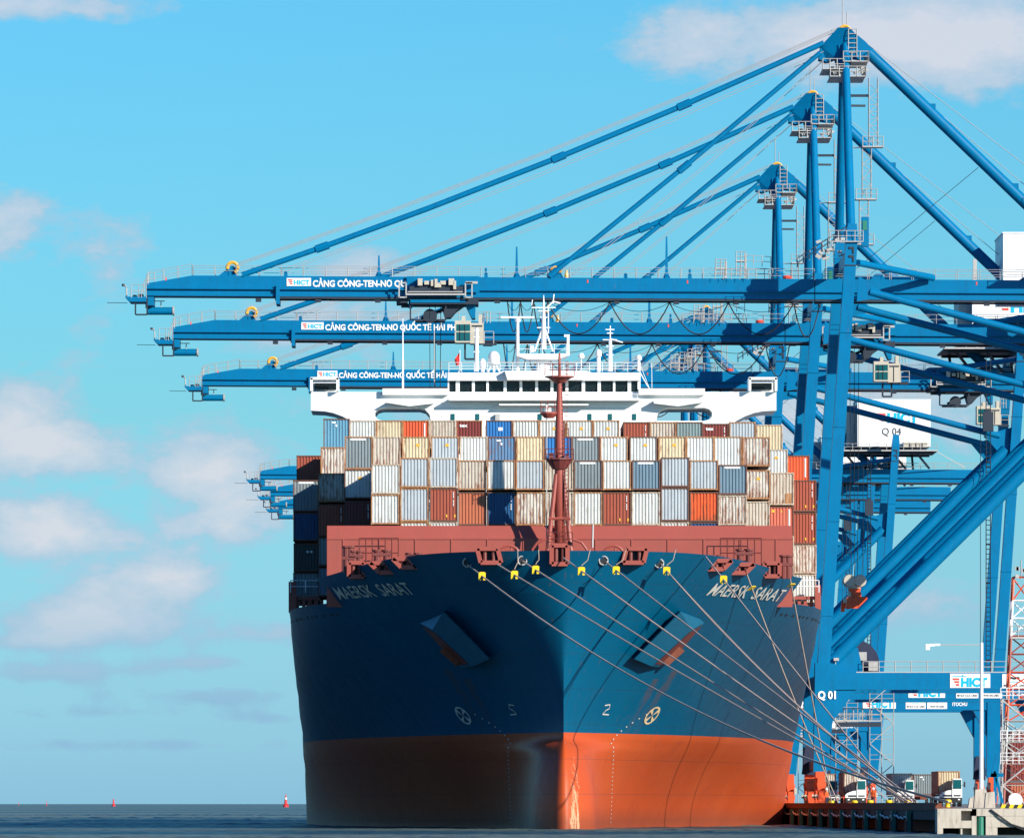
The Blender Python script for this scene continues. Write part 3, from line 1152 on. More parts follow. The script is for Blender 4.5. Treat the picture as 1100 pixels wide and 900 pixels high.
# accommodation block
m_ = MB()
m_.prism([Q(466, 430), Q(702, 430), Q(702, 640), Q(466, 640)], YB + .06, YB + 14)
m_.prism([Q(536, 434.5), Q(632, 434.5), Q(632, 436), Q(536, 436)], YB - 1.2, YB)
blk = m_.build('accommodation_block', M['white_ship'], ship)
for px in (486.5, 513, 580, 633.5, 655.5, 681.5):
    m_ = MB()
    x0, z0 = Q(px - 2.0, 451)
    x1, z1 = Q(px + 2.0, 444.5)
    m_.box(x0, x1, YB - .04, YB + .03, z0, z1)
    m_.build('window', M['glass_teal'], blk)
m_ = MB()
x0, z0 = Q(532, 452)
x1, z1 = Q(537, 445)
m_.box(x0, x1, YB - .5, YB, z0, z1)
m_.build('vent', M['grey'], blk)
m_ = MB()
for i in range(34):
    a = P(483 + i * 6.1, 428.5, YB - 1.4)
    m_.tube(a, a + Vector((0, 0, .48)), .035, 4)
for py in (423.5, 428.5):
    m_.tube(P(483, py, YB - 1.4), P(686, py, YB - 1.4), .035, 4)
m_.prism([Q(482, 428.6), Q(687, 428.6), Q(687, 431), Q(482, 431)], YB - 1.6, YB + .05)
m_.build('bridge_front_walkway', M['white_ship'], ship)
# wheelhouse: raked panes between white mullions under a deep roof band
m_ = MB()
m_.prism([Q(481, 422.5), Q(688, 422.5), Q(688, 431), Q(481, 431)], YB + .08, YB + 9)
m_.prism([Q(481, 400.5), Q(535, 400.5), Q(541, 398.5), Q(630, 398.5), Q(636, 400.5), Q(688, 400.5), Q(688, 409), Q(481, 409)], YB - .35, YB + 9.5)
m_.prism([Q(542, 399), Q(628, 399), Q(626, 408.8), Q(545, 408.8)], YB - 1.3, YB - .36)
wins = [(482.5, 489.6), (493.8, 507), (510, 522.5), (525, 541), (544.2, 558.2), (561, 575), (578, 591.4), (594.5, 607.5), (610.5, 625), (628.5, 642), (645.4, 658.6), (661, 674.3), (678, 685)]
edges = [481] + [v for w_ in wins for v in w_] + [688]
for i in range(0, len(edges), 2):
    a, b2 = edges[i], edges[i + 1]
    m_.prism([Q(a, 408.9), Q(b2, 408.9), Q(b2, 422.6), Q(a, 422.6)], YB + .1, YB + .5)
wh = m_.build('wheelhouse', M['white_ship'], ship)
for a, b2 in wins:
    m_ = MB()
    m_.prism([Q(a - .3, 408.8), Q(b2 + .3, 408.8), Q(b2 + .3, 422.7), Q(a - .3, 422.7)], YB + .35, YB + .45)
    m_.build('window', M['glass'], wh)
for a, b2 in wins[1:-1]:
    m_ = MB()
    p = P((a + b2) / 2, 421, YB + .05)
    m_.tube(p, p + Vector((.45, 0, .6)), .03, 4)
    m_.build('wiper', M['black'], wh)
# roof rails
m_ = MB()
m_.rail([P(482, 399.5, YB + .2), P(688, 399.5, YB + .2)], .95, 1.3, .035, 3)
m_.rail([P(482, 399.5, YB + 8), P(688, 399.5, YB + 8)], .95, 1.3, .035, 3)
m_.build('roof_railing', M['white'], ship)
# masts, radars, domes
YR = YB + 3


def zt(py):
    return (VY - py) * YR / F + CZ


def xt(px):
    return (px - VX) * YR / F


m_ = MB()
m_.lathe((xt(584), YR, 0), [(.28, zt(375)), (.22, zt(345)), (.12, zt(330)), (.04, zt(317))], 10)
for a, b2 in ((574, 583), (594, 585)):
    m_.tube((xt(a), YR, zt(378)), (xt(b2), YR, zt(352)), .1, 6)
for py, w_ in ((330.5, 13), (334, 6), (341, 4), (352, 7), (363, 5)):
    m_.beam((xt(584 - w_), YR, zt(py)), (xt(584 + w_), YR, zt(py)), .1, .2)
m_.tube((xt(571), YR, zt(328)), (xt(572), YR, zt(322)), .06, 5)
m_.tube((xt(594), YR, zt(326)), (xt(595), YR, zt(316)), .08, 5)
m_.path([(xt(588), YR, zt(330)), (xt(594), YR, zt(324)), (xt(602), YR, zt(326))], .09, 5)
m_.tube((xt(589), YR, zt(330)), (xt(589), YR, zt(358)), .06, 5)
m_.build('signal_mast', M['white'], ship, smooth=False)
m_ = MB()
m_.prism([(xt(555), zt(381)), (xt(610), zt(381)), (xt(610), zt(383)), (xt(598), zt(387)), (xt(567), zt(387)), (xt(555), zt(383))], YR - 1.5, YR + 1.5)
m_.tube((xt(583), YR, zt(399)), (xt(583), YR, zt(385)), .7, 10)
m_.tube((xt(610), YR, zt(382)), (xt(610), YR, zt(362)), .16, 6)
m_.box(xt(606), xt(612), YR - .2, YR + .2, zt(362), zt(359.5))
m_.rail([(xt(557), YR - 1.4, zt(381)), (xt(608), YR - 1.4, zt(381))], 1.0, 1.1, .035)
m_.tube((xt(571), YR - 1, zt(379)), (xt(571), YR - 1, zt(372)), .22, 8)
m_.build('mast_platform', M['white'], ship)
m_ = MB()
m_.tube((xt(556), YR, zt(399)), (xt(556), YR, zt(345)), .20, 10, .16)
m_.lathe((xt(556), YR, 0), [(.28, zt(346)), (.28, zt(342.5))], 10)
m_.box(xt(538), xt(574), YR - .2, YR + .2, zt(341.8), zt(340))
m_.build('radar_mast', M['white'], ship)
m_ = MB()
m_.tube((xt(512), YR, zt(399)), (xt(512), YR, zt(352)), .22, 8, .18)
for py in (395, 378, 362, 355):
    m_.beam((xt(509), YR, zt(py)), (xt(515), YR, zt(py)), .12, .2)
m_.build('signal_mast', M['white'], ship)
m_ = MB()
m_.tube((xt(655.5), YR, zt(399)), (xt(655.5), YR, zt(364)), .26, 8, .16)
m_.tube((xt(655.5), YR, zt(364)), (xt(655.5), YR, zt(350)), .07, 5)
for py, w_ in ((354, 5), (358, 3.5), (365, 8), (372, 4), (381, 4)):
    m_.beam((xt(655.5 - w_), YR, zt(py)), (xt(655.5 + w_ * .9), YR, zt(py)), .1, .16)
m_.tube((xt(655.5), YR, zt(364)), (xt(669), YR, zt(368)), .07, 5)
m_.build('signal_mast', M['white'], ship)


def dome(px, pyb, pyt, rpx, legs=True):
    r = rpx * YR / F
    zb_, zt_ = zt(pyb), zt(pyt)
    h_ = zt_ - zb_
    m = MB()
    prof = [(r * .75, 0), (r, h_ * .12), (r, h_ * .55)] + [(r * cos(a), h_ * .55 + h_ * .45 * sin(a)) for a in [i * pi / 14 for i in range(1, 7)]] + [(.02, h_)]
    m.lathe((xt(px), YR, zb_), prof, 16)
    o = m.build('radome', M['white'], ship, smooth=True)
    m = MB()
    if legs:
        for dx in (-.45, .45):
            m.tube((xt(px) + dx * 1.3, YR, zt(399.5)), (xt(px) + dx * .5, YR, zb_), .09, 6)
        m.tube((xt(px), YR, zt(399.5)), (xt(px), YR, zb_), .14, 6)
    else:
        m.tube((xt(px), YR, zt(399.5)), (xt(px), YR, zb_), .2, 8)
    m.build('pedestal', M['white'], o)


dome(530.5, 392, 377, 6.2)
dome(518.5, 396, 385, 3.2, False)
dome(643, 383.5, 375, 3.3, False)
for px, py in ((685.5, 388), (624, 386)):
    m_ = MB()
    m_.tube((xt(px), YR - 2, zt(400)), (xt(px), YR - 2, zt(py)), .16 if px > 650 else .06, 8)
    m_.lathe((xt(px), YR - 2, zt(py)), [(.3, 0), (.34, .25), (.2, .5)], 10)
    m_.build('deck_lamp_post', M['white'], ship)
m_ = MB()
for px, pt in ((432.7, 342), (466.5, 355)):
    m_ = MB()
    m_.tube((xt(px), YR, zt(419)), (xt(px), YR, zt(pt)), .12 if px < 450 else .06, 6, .05)
    m_.build('whip_antenna', M['white'] if px < 450 else M['grey'], ship)
m_ = MB()
m_.path([P(687, 399, YB), P(694, 412, YB), P(702, 424, YB)], .05, 5)
m_.path([P(687, 390, YB), P(700, 424, YB)], .03, 4)
m_.path([P(700, 390, YB + 2), P(700.3, 420, YB + 2)], .03, 4)
m_.build('stay', M['white'], ship)
# small red flag on the roof
m_ = MB()
m_.tube((xt(494), YR, zt(399)), (xt(494), YR, zt(376)), .04, 5)
fl = empty('signal_flag', (xt(494), YR, zt(399)), 'small red triangular flag flying over the white wheelhouse roof', 'flag')
m_.build('flagpole', M['white'], fl)
m_ = MB()
m_.v = []
nx, nz = 7, 5
pts = []
for i in range(nx):
    for j in range(nz):
        u, v = i / (nx - 1), j / (nz - 1)
        pts.append(Vector((xt(494.3) - u * 6 * YR / F * (1 - .3 * v), YR + .18 * sin(u * 6 + v), zt(377) - v * 1.3 * (1 - .45 * u) - u * .9)))
m_.add(pts, [(i * nz + j, i * nz + j + 1, (i + 1) * nz + j + 1, (i + 1) * nz + j) for i in range(nx - 1) for j in range(nz - 1)])
m_.build('flag_cloth', M['fabric_red'], fl)

# ------------------------------------------------------------------ shipping containers
CW, CL = 2.44, 12.19


def corrugated(x0, x1, z0, z1, y, face):
    """ridged sheet in the XZ plane (face 'y') or YZ plane (face 'x', then x0..x1 run along Y at x = y)"""
    vs_, fs_ = [], []
    k_ = max(3, round((x1 - x0) / 0.28))
    pw = (x1 - x0) / k_
    prof = []
    for i in range(k_):
        a = x0 + i * pw
        prof += [(a, 0), (a + pw * .34, 0), (a + pw * .5, .075), (a + pw * .84, .075)]
    prof.append((x1, 0))
    return prof


def container_meshes(h):
    x = CW / 2
    fr = MB()
    p_ = .10
    for sx_ in (-1, 1):
        for y0 in (0, CL - .16):
            fr.box(min(sx_ * x, sx_ * (x - p_)), max(sx_ * x, sx_ * (x - p_)), y0, y0 + .16, .0, h)
            for z0 in (0, h - .118):
                fr.box(min(sx_ * (x + .012), sx_ * (x - .17)), max(sx_ * (x + .012), sx_ * (x - .17)), y0 - .012, y0 + .172, z0 - .004, z0 + .122)
        fr.box(min(sx_ * (x - .002), sx_ * (x - .06)), max(sx_ * (x - .002), sx_ * (x - .06)), .16, CL - .16, .02, .17)
        fr.box(min(sx_ * (x - .002), sx_ * (x - .06)), max(sx_ * (x - .002), sx_ * (x - .06)), .16, CL - .16, h - .09, h - .01)
    for y0 in (.003, CL - .063):
        fr.box(-x + p_, x - p_, y0, y0 + .06, .02, .15)
        fr.box(-x + p_, x - p_, y0, y0 + .06, h - .11, h - .01)
    wl = MB()
    prof = corrugated(-x + p_, x - p_, 0, 0, 0, 'y')
    for y0, sg in ((.035, 1), (CL - .035, -1)):
        vs_ = [(a, y0 + sg * b2, z) for z in (.15, h - .11) for a, b2 in prof]
        n = len(prof)
        wl.add(vs_, [(i, i + 1, n + i + 1, n + i) for i in range(n - 1)])
    prof = corrugated(.16, CL - .16, 0, 0, 0, 'x')
    for sx_ in (-1, 1):
        vs_ = [(sx_ * (x - .03 - b2 * .5), a, z) for z in (.17, h - .09) for a, b2 in prof]
        n = len(prof)
        wl.add(vs_, [(i, i + 1, n + i + 1, n + i) for i in range(n - 1)])
    rf = MB()
    rf.box(-x + .06, x - .06, .06, CL - .06, h - .045, h - .02)
    fl_ = MB()
    fl_.box(-x + .06, x - .06, .06, CL - .06, .10, .14)
    return fr, wl, rf, fl_


def mesh_only(mb, name, mat):
    o = mb.build(name, mat)
    me = o.data
    bpy.data.objects.remove(o)
    return me


CM = {}
for h_ in (2.59, 2.90):
    fr, wl, rf, fl_ = container_meshes(h_)
    CM[h_] = [mesh_only(b_, n_, M['rust']) for b_, n_ in ((fr, 'frame'), (wl, 'corrugated_walls'), (rf, 'roof'), (fl_, 'floor'))]

CC = {  # panel colour, rust, words
    'white': ((0.56, 0.57, 0.54), .26, 'white'),
    'white_rust': ((0.56, 0.52, 0.45), .60, 'rust stained white'),
    'cream': ((0.60, 0.50, 0.33), .40, 'cream'),
    'tan': ((0.50, 0.44, 0.36), .45, 'dirty beige'),
    'lgrey': ((0.40, 0.44, 0.46), .20, 'light grey'),
    'grey': ((0.20, 0.24, 0.25), .20, 'dark grey'),
    'bgrey': ((0.14, 0.22, 0.28), .10, 'slate grey'),
    'blue': ((0.02, 0.16, 0.42), .08, 'blue'),
    'bluerust': ((0.09, 0.19, 0.32), .42, 'faded blue'),
    'paleblue': ((0.12, 0.30, 0.42), .06, 'pale blue'),
    'dblue': ((0.006, 0.07, 0.18), .05, 'dark blue'),
    'maroon': ((0.20, 0.035, 0.028), .10, 'maroon'),
    'brown': ((0.33, 0.075, 0.04), .10, 'red brown'),
    'obrown': ((0.44, 0.13, 0.06), .12, 'orange brown'),
    'orange': ((0.70, 0.10, 0.02), .52, 'bright orange'),
    'orange2': ((0.66, 0.10, 0.03), .05, 'orange red'),
    'salmon': ((0.56, 0.14, 0.085), .05, 'salmon red'),
    'green': ((0.045, 0.06, 0.055), .05, 'dark green'),
    'teal': ((0.20, 0.27, 0.27), .30, 'grey teal'),
}
PM = {k_: paint('container_paint_' + k_, c_, 0.5, 0.65, tuple(v * .5 + .025 for v in c_), r_, scale=.8, foot=.7) for k_, (c_, r_, _) in CC.items()}
FM = {
    'rusty': paint('rusty_corner_post', (0.40, 0.20, 0.07), 0.7, 1.0, (0.62, 0.52, 0.36), .8, scale=1.6),
    'dark': paint('dark_corner_post', (0.13, 0.055, 0.035), 0.7, .6, (0.05, 0.03, 0.02), .3, scale=1.2),
    'pale': paint('pale_corner_post', (0.50, 0.44, 0.34), 0.7, .9, (0.30, 0.13, 0.05), .62, scale=1.6),
}


def container(cx, y, ztop_, h, ckey, fkey, label, group, marks='', name='shipping_container', cat='container', jit=True):
    jx = random.uniform(-.025, .025) if jit else 0
    root = empty(name, (cx + jx, y + (random.uniform(-.05, .05) if jit else 0), ztop_ - h), label, cat, group)
    for me, nm, mt in zip(CM[h], ('frame', 'corrugated_walls', 'roof', 'floor'), (FM[fkey], PM[ckey], PM[ckey], FM['dark'])):
        o = bpy.data.objects.new(nm, me)
        COL.objects.link(o)
        o.parent = root
        o.material_slots[0].link = 'OBJECT'
        o.material_slots[0].material = mt
    for mk in marks.split():
        m = MB()
        x0, y0, z0 = root.location
        yf = y0 + .018
        mat = M['text_white']
        if mk == 'bar':          # white panel along the top
            m.box(x0 - .72, x0 + .62, yf, yf + .05, z0 + h - .33, z0 + h - .17)
        elif mk == 'yel':        # small yellow label
            m.box(x0 + .0, x0 + .34, yf, yf + .02, z0 + h * .66, z0 + h * .66 + .15)
            m.box(x0 + .05, x0 + .29, yf, yf + .02, z0 + h * .66 + .16, z0 + h * .66 + .24)
            mat = M['ochre']
        elif mk == 'yel2':
            for a in (.18, .9):
                m.box(x0 + a, x0 + a + .13, yf, yf + .02, z0 + .38, z0 + .62)
            mat = M['ochre']
        elif mk == 'yel3':
            m.box(x0 - .75, x0 - .5, yf, yf + .02, z0 + h - .55, z0 + h - .3)
            m.box(x0 + .05, x0 + .18, yf, yf + .02, z0 + h - .55, z0 + h - .38)
            mat = M['ochre']
        elif mk == 'code':       # number running down the right side
            for i in range(9):
                if i in (4,):
                    continue
                m.box(x0 + .80, x0 + .88, yf, yf + .02, z0 + h - .42 - i * .14, z0 + h - .33 - i * .14)
        elif mk == 'stripe':
            m.box(x0 + .76, x0 + .88, yf, yf + .02, z0 + h * .22, z0 + h * .9)
        elif mk == 'tex':
            write_on_plane(m, 'tex', x0 - .9, yf, z0 + h - .62, .30, .75, .03)
        elif mk == 'logo':       # white square badge
            m.box(x0 - .08, x0 + .34, yf, yf + .02, z0 + h * .63, z0 + h * .63 + .10)
            m.box(x0 - .08, x0 + .34, yf, yf + .02, z0 + h * .63 + .14, z0 + h * .63 + .30)
        elif mk == 'badge':
            m.box(x0 - .45, x0 - .05, yf, yf + .02, z0 + h - .42, z0 + h - .30)
            m.box(x0 - .1, x0 + .05, yf, yf + .02, z0 + h - .75, z0 + h - .55)
        elif mk == 'two':        # two small white squares
            m.box(x0 - .05, x0 + .15, yf, yf + .02, z0 + h - .85, z0 + h - .68)
            m.box(x0 + .3, x0 + .5, yf, yf + .02, z0 + h - .85, z0 + h - .68)
        elif mk == 'patch':      # tan repair sheet low on the right
            m.box(x0 + .45, x0 + 1.0, yf, yf + .02, z0 + .15, z0 + 1.05)
            mat = FM['rusty']
        elif mk == 'cont':
            write_on_plane(m, 'OOCL', x0 - .95, yf, z0 + .9, .75, 1.8, .03)
        m.build('marking', mat, root)
    return root


ORD = ['first', 'second', 'third', 'fourth', 'fifth', 'sixth', 'seventh', 'eighth', 'ninth', 'tenth', 'eleventh', 'twelfth', 'thirteenth', 'fourteenth', 'fifteenth', 'sixteenth', 'seventeenth', 'eighteenth']
PITCH = 2.5
GROUP = 'shipping containers stacked on the deck of the ship'
MARKWORD = {'bar': 'with white top bar', 'yel': 'with yellow label', 'yel2': 'with yellow spots', 'tex': 'with white letters', 'logo': 'with white badge',
            'stripe': 'with white stripe', 'patch': 'with tan patch', 'two': 'with white squares', 'yel3': 'with yellow label', 'badge': 'with white marks', 'code': 'with white number'}


def row(items, rowname, d_def):
    """items in the order the photo shows them from left to right: (k, z top, height, paint, post, marks, distance, dx)"""
    n_ = len(items)
    for i, it in enumerate(items):
        k_, zt_, h_, ck, fk, mk = it[:6]
        d = it[6] if len(it) > 6 and it[6] else d_def
        dx = it[7] if len(it) > 7 else 0
        words = CC[ck][2]
        mw = MARKWORD.get(mk.split()[0], '') if mk else ''
        where = f'{ORD[i]} from port end of {rowname}' if i < n_ / 2 else f'{ORD[n_ - 1 - i]} from quay end of {rowname}'
        container(SX + k_ * PITCH + dx, d, zt_, h_, ck, fk, f'{words} container{" " + mw if mw else ""}, {where}', GROUP, mk)


A_, B_, B2, C_, D_ = 643.0, 655.5, 664.0, 677.0, 690.0
T = 37.6
row([(-8, 37.75, 2.9, 'paleblue', 'dark', 'badge'), (-7, T, 2.59, 'white', 'pale', '', 0, -.1), (-6, T, 2.59, 'cream', 'rusty', '', 0, -.12), (-5, T, 2.59, 'orange2', 'rusty', 'stripe', 0, -.15),
     (-4, T, 2.59, 'tan', 'pale', '', 0, -.18), (-3, T, 2.59, 'maroon', 'rusty', 'tex', 0, -.2), (-2, T, 2.59, 'blue', 'dark', 'logo', 0, .05), (-1, T, 2.59, 'white', 'rusty', '', 0, .04),
     (0, T, 2.59, 'white', 'rusty', 'yel', 0, -.02), (1, T, 2.59, 'white', 'rusty', 'yel'), (2, T, 2.59, 'white', 'rusty', 'yel', 0, -.05),
     (3, 37.45, 2.59, 'brown', 'dark', 'code', 0, .25), (4, 37.45, 2.59, 'tan', 'rusty', '', 0, .25), (5, 37.45, 2.59, 'teal', 'dark', '', 0, .2), (6, 37.3, 2.59, 'maroon', 'dark', 'tex code', 0, .1),
     (7, 37.45, 2.59, 'lgrey', 'rusty', '', 0, .1), (8, 37.2, 2.9, 'cream', 'pale', '', 0, .1)], 'top row', D_)
T = 34.4
row([(-8, 34.5, 2.9, 'white_rust', 'rusty', '', C_), (-7, T, 2.9, 'grey', 'rusty', 'bar'), (-6, T, 2.59, 'tan', 'pale', ''), (-5, T, 2.59, 'cream', 'rusty', 'yel', 0, .05), (-4, T, 2.59, 'lgrey', 'rusty', 'yel', 0, .1),
     (-3, T, 2.59, 'white', 'pale', '', 0, .15), (-2, T, 2.59, 'bluerust', 'dark', 'badge', 0, .1), (-1, T, 2.59, 'cream', 'rusty', '', 0, .1), (0, T, 2.59, 'blue', 'dark', 'logo', 0, .05),
     (1, T, 2.59, 'grey', 'dark', 'bar'), (2, T, 2.59, 'white', 'rusty', 'yel'), (3, T, 2.59, 'white', 'dark', 'yel', 0, .1), (4, T, 2.59, 'cream', 'rusty', 'yel', 0, .1), (5, T, 2.59, 'white', 'rusty', '', 0, .05),
     (6, T, 2.9, 'white', 'rusty', ''), (7, 34.35, 2.59, 'white_rust', 'rusty', ''), (8, 34.3, 2.59, 'white', 'pale', 'yel', C_)], 'second row down', B_)
T = 31.74
row([(-8, 31.55, 2.75 + .15 if False else 2.59, 'white_rust', 'rusty', '', B2), (-7, 31.5, 2.59, 'white', 'dark', 'yel', B_), (-6, 31.4, 2.59, 'white', 'pale', ''), (-5, 31.95, 2.59, 'lgrey', 'rusty', ''), (-4, 31.95, 2.59, 'lgrey', 'pale', ''),
     (-3, T, 2.59, 'tan', 'rusty', ''), (-2, T, 2.59, 'white', 'rusty', ''), (-1, T, 2.59, 'lgrey', 'rusty', ''), (0, T, 2.59, 'tan', 'pale', ''),
     (1, T, 2.59, 'grey', 'dark', 'bar'), (2, T, 2.59, 'white', 'rusty', ''), (3, T, 2.59, 'bgrey', 'dark', 'bar'), (4, 31.99, 2.59, 'lgrey', 'dark', ''), (5, T, 2.59, 'lgrey', 'rusty', ''), (6, 31.35, 2.59, 'bgrey', 'dark', 'bar'),
     (7, 31.45, 2.59, 'white_rust', 'rusty', 'yel', B_), (8, 31.6, 2.9, 'tan', 'pale', 'patch', B2)], 'third row down', A_)
T = 29.0
row([(-8, 28.8, 2.9, 'brown', 'dark', 'code', B2), (-7, 28.75, 2.59, 'maroon', 'dark', 'code', B_), (-6, 28.78, 2.59, 'white', 'rusty', ''), (-5, 29.33, 2.9, 'lgrey', 'rusty', ''), (-4, 29.33, 2.9, 'brown', 'dark', 'code yel2'),
     (-3, T, 2.9, 'obrown', 'dark', ''), (-2, T, 2.9, 'dblue', 'dark', 'code'), (-1, T, 2.9, 'white_rust', 'rusty', ''), (0, T, 2.9, 'tan', 'pale', ''),
     (1, T, 2.9, 'white', 'rusty', ''), (2, T, 2.9, 'brown', 'dark', 'code yel2'), (3, T, 2.9, 'white', 'pale', ''), (4, 29.36, 2.9, 'lgrey', 'dark', ''), (5, T, 2.59, 'orange', 'dark', ''), (6, 28.72, 2.59, 'white_rust', 'pale', ''),
     (7, 28.7, 2.59, 'tan', 'pale', '', B_), (8, 28.6, 2.59, 'salmon', 'dark', 'stripe yel3', B2)], 'fourth row down', A_)
T = 26.4
row([(-5, T, 2.59, 'white', 'rusty', ''), (-4, T, 2.59, 'white', 'pale', ''), (4, T, 2.59, 'white', 'pale', ''), (5, T, 2.59, 'dblue', 'dark', '')], 'lowest row', A_)
# the outermost stacks at the ship's sides
for k_, items in ((-9, [(34.35, 2.59, 'brown', D_), (31.5, 2.9, 'grey', C_), (28.55, 2.59, 'dblue', C_), (25.75, 2.59, 'green', C_), (23.1, 2.3 + .29, 'teal', C_)]),
                  (9, [(34.35, 2.59, 'orange2', D_), (31.5, 2.9, 'brown', C_), (28.55, 2.9, 'brown', C_), (25.6, 2.59, 'white_rust', C_), (22.95, 2.59, 'white', C_)])):
    words = ['topmost', 'second from the top', 'third from the top', 'second from the bottom', 'lowest']
    side = 'shaded outermost port side stack' if k_ < 0 else 'outermost stack beside the crane leg'
    for i, (zt_, h_, ck, d) in enumerate(items):
        mk = {(-9, 3): 'two', (-9, 1): 'bar', (9, 0): 'stripe', (9, 1): 'code yel2', (9, 2): 'code yel2'}.get((k_, i), '')
        container(SX + k_ * PITCH + (0.1 if k_ > 0 else 0), d, zt_, h_, ck, 'pale' if ck.startswith('white') else 'dark', f'{CC[ck][2]} container, {words[i]} in the {side}', GROUP, mk)
for i, (zt_, ck) in enumerate(((25.85, 'teal'), (23.15, 'bgrey'))):
    container(SX - 8 * PITCH, B2, zt_, 2.59, ck, 'dark', f'{CC[ck][2]} container, {"upper" if i == 0 else "lower"} shaded sliver by port edge of the breakwater', GROUP)
for i, (zt_, ck) in enumerate(((25.95, 'orange2'), (23.3, 'white'))):
    container(SX + 8 * PITCH, B2, zt_, 2.59, ck, 'pale', f'{CC[ck][2]} container, {"upper" if i == 0 else "lower"} sunlit sliver by quay edge of the breakwater', GROUP)

# ------------------------------------------------------------------ ship-to-shore cranes
# Plan of one crane, in metres: X across the quay (water side small), Y along the rails with the boom at 800, Z up.
QZ = 1.8                       # quay surface
CY = 800.0


def R(x, z, y=0.0):
    return Vector((x, CY + y, z))


def zb(x):                     # the boom rises a little towards its tip
    return (38 - x) * 0.0055


def C(px, py, y=0.0):
    """photo pixel on a plane y metres behind the boom of the nearest crane"""
    return P(px, py, CY + y)


NEAR, FAR = -12.0, 12.0


def build_crane():
    root = empty('gantry_crane', (38.0, CY, QZ))
    B = M['crane']
    # legs and portal
    for yf in (NEAR, FAR):
        for (x2, z2, x1, z1, x0, z0) in ((41.35, 61.8, 38.35, 16.5, 38.0, 5.4), (72.3, 61.8, 69.1, 16.5, 68.4, 5.4)):
            m = MB()
            m.beam(R(x2, z2, yf), R(x1, z1, yf), 1.22, 1.9, 1.3, 2.0)
            m.beam(R(x1 + (.35 if x1 < 50 else -.1), z1 + .4, yf), R(x0, z0, yf), 2.5, 2.2, 1.45, 1.6)
            m.beam(R(x2 - .03, z2 - .4, yf), R(x2 + .05, z2 + 1.6, yf), 1.35, 2.0, .95, 1.3)
            # bolted flange rings
            for q in (.12, .34, .56, .78):
                c_ = R(x1, z1, yf).lerp(R(x2, z2, yf), q)
                m.beam(c_, c_ + Vector((.005, 0, .14)), 1.34, 2.1)
            leg = m.build('leg', B, root)
            m = MB()
            m.box(x2 - .75, x2 + .7, CY + yf - 1.03, CY + yf - .95, 58.9, 59.02)
            for zz in (61.0, 60.1):
                m.box(x2 - .35, x2 + .22, CY + yf - 1.05, CY + yf - .94, zz - .32, zz - .08)
                m.box(x2 + .05, x2 + .22, CY + yf - 1.05, CY + yf - .94, zz - .8, zz - .32)
            m.build('access_hatch', M['crane_dark'], leg)
        m = MB()
        m.box(38.9, 68.5, CY + yf - .9, CY + yf + .9, 14.15, 15.95)
        m.prism([(39.1, 14.16), (41.8, 14.16), (38.9, 10.2), (38.7, 10.2)], CY + yf - .7, CY + yf + .7)
        m.prism([(68.3, 14.16), (65.9, 14.16), (68.0, 10.2), (68.3, 10.2)], CY + yf - .7, CY + yf + .7)
        m.build('portal_beam', B, root)
        m = MB()
        m.tube(R(38.9, 16.7, yf), R(70.2, 47.7, yf), .74, 14)
        m.prism([(39.0, 15.96), (42.6, 15.96), (42.0, 18.6), (39.2, 18.2)], CY + yf - .3, CY + yf + .3)
        o = m.build('diagonal_brace', B, root)
        smooth_by_angle(o, 40)
        m = MB()
        m.tube(R(43.3, 56.2, yf), R(69.4, 49.4, yf), .40, 12)
        m.prism([(41.9, 55.2), (44.5, 55.6), (44.4, 56.4), (42.1, 57.9)], CY + yf - .15, CY + yf + .15)
        m.prism([(67.4, 49.5), (71.2, 50.6), (71.2, 46.2), (69.8, 46.6)], CY + yf - .15, CY + yf + .15)
        o = m.build('upper_brace', B, root)
        smooth_by_angle(o, 40)
        m = MB()
        ys = -1 if yf == NEAR else 1
        m.tube(R(42.0, 59.3, yf), R(50.6, 58.4, ys * 2.2), .36, 12)
        smooth_by_angle(m.build('girder_brace', B, root), 40)
        m = MB()
        m.tube(R(71.6, 59.3, yf), R(62.6, 58.4, ys * 2.2), .36, 12)
        smooth_by_angle(m.build('girder_brace', B, root), 40)
    # cross beams along the rails
    for (x, z, s) in ((38.3, 15.0, 1.5), (68.9, 15.0, 1.5), (41.4, 60.3, 1.3), (72.2, 60.3, 1.3), (70.4, 47.6, 1.1), (38.1, 6.2, 1.0), (68.5, 6.2, 1.0)):
        m = MB()
        w_ = s * .5
        m.box(x - w_ / 2, x + w_ / 2, CY + NEAR + 1.05, CY + FAR - 1.05, z - s / 2, z + s / 2)
        m.build('cross_beam', B, root)
    # A-frame mast
    for ys in (-1, 1):
        m = MB()
        m.tube(R(41.25, 63.2, ys * 12), R(41.2, 83.4, ys * 1.9), .50, 14, .40)
        o = m.build('mast_column', B, root)
        smooth_by_angle(o, 40)
    m = MB()
    ax, azz = 41.1, 84.4
    for y0, y1 in ((-2.3, -1.9), (1.9, 2.3)):
        k0 = len(m.v)
        m.prism([(38.4, 81.9), (38.6, 83.3), (40.4, 85.2), (41.6, 85.2), (42.2, 84.6), (43.2, 83.8), (44.0, 83.0), (43.6, 82.0), (42.0, 82.2), (41.6, 80.6), (40.6, 80.6), (40.2, 82.0), (39.3, 81.6)], CY + y0, CY + y1)
        for i_ in range(k0, len(m.v)):            # water side half of each plate turns in towards the stays
            v_ = m.v[i_]
            if v_[0] < 41.0:
                m.v[i_] = (v_[0], v_[1] - (1 if y0 > 0 else -1) * min(1.2, (41.0 - v_[0]) * .8), v_[2])
    m.box(40.5, 41.8, CY - 1.9, CY + 1.9, 82.0, 83.4)
    apex = m.build('apex_head', B, root)
    m = MB()
    m.ring(R(41.2, 84.9, -1.2), .55, .17, 14, 'Y', 0.1 * pi, 1.1 * pi)
    m.ring(R(41.2, 84.9, 1.2), .55, .17, 14, 'Y', 0.1 * pi, 1.1 * pi)
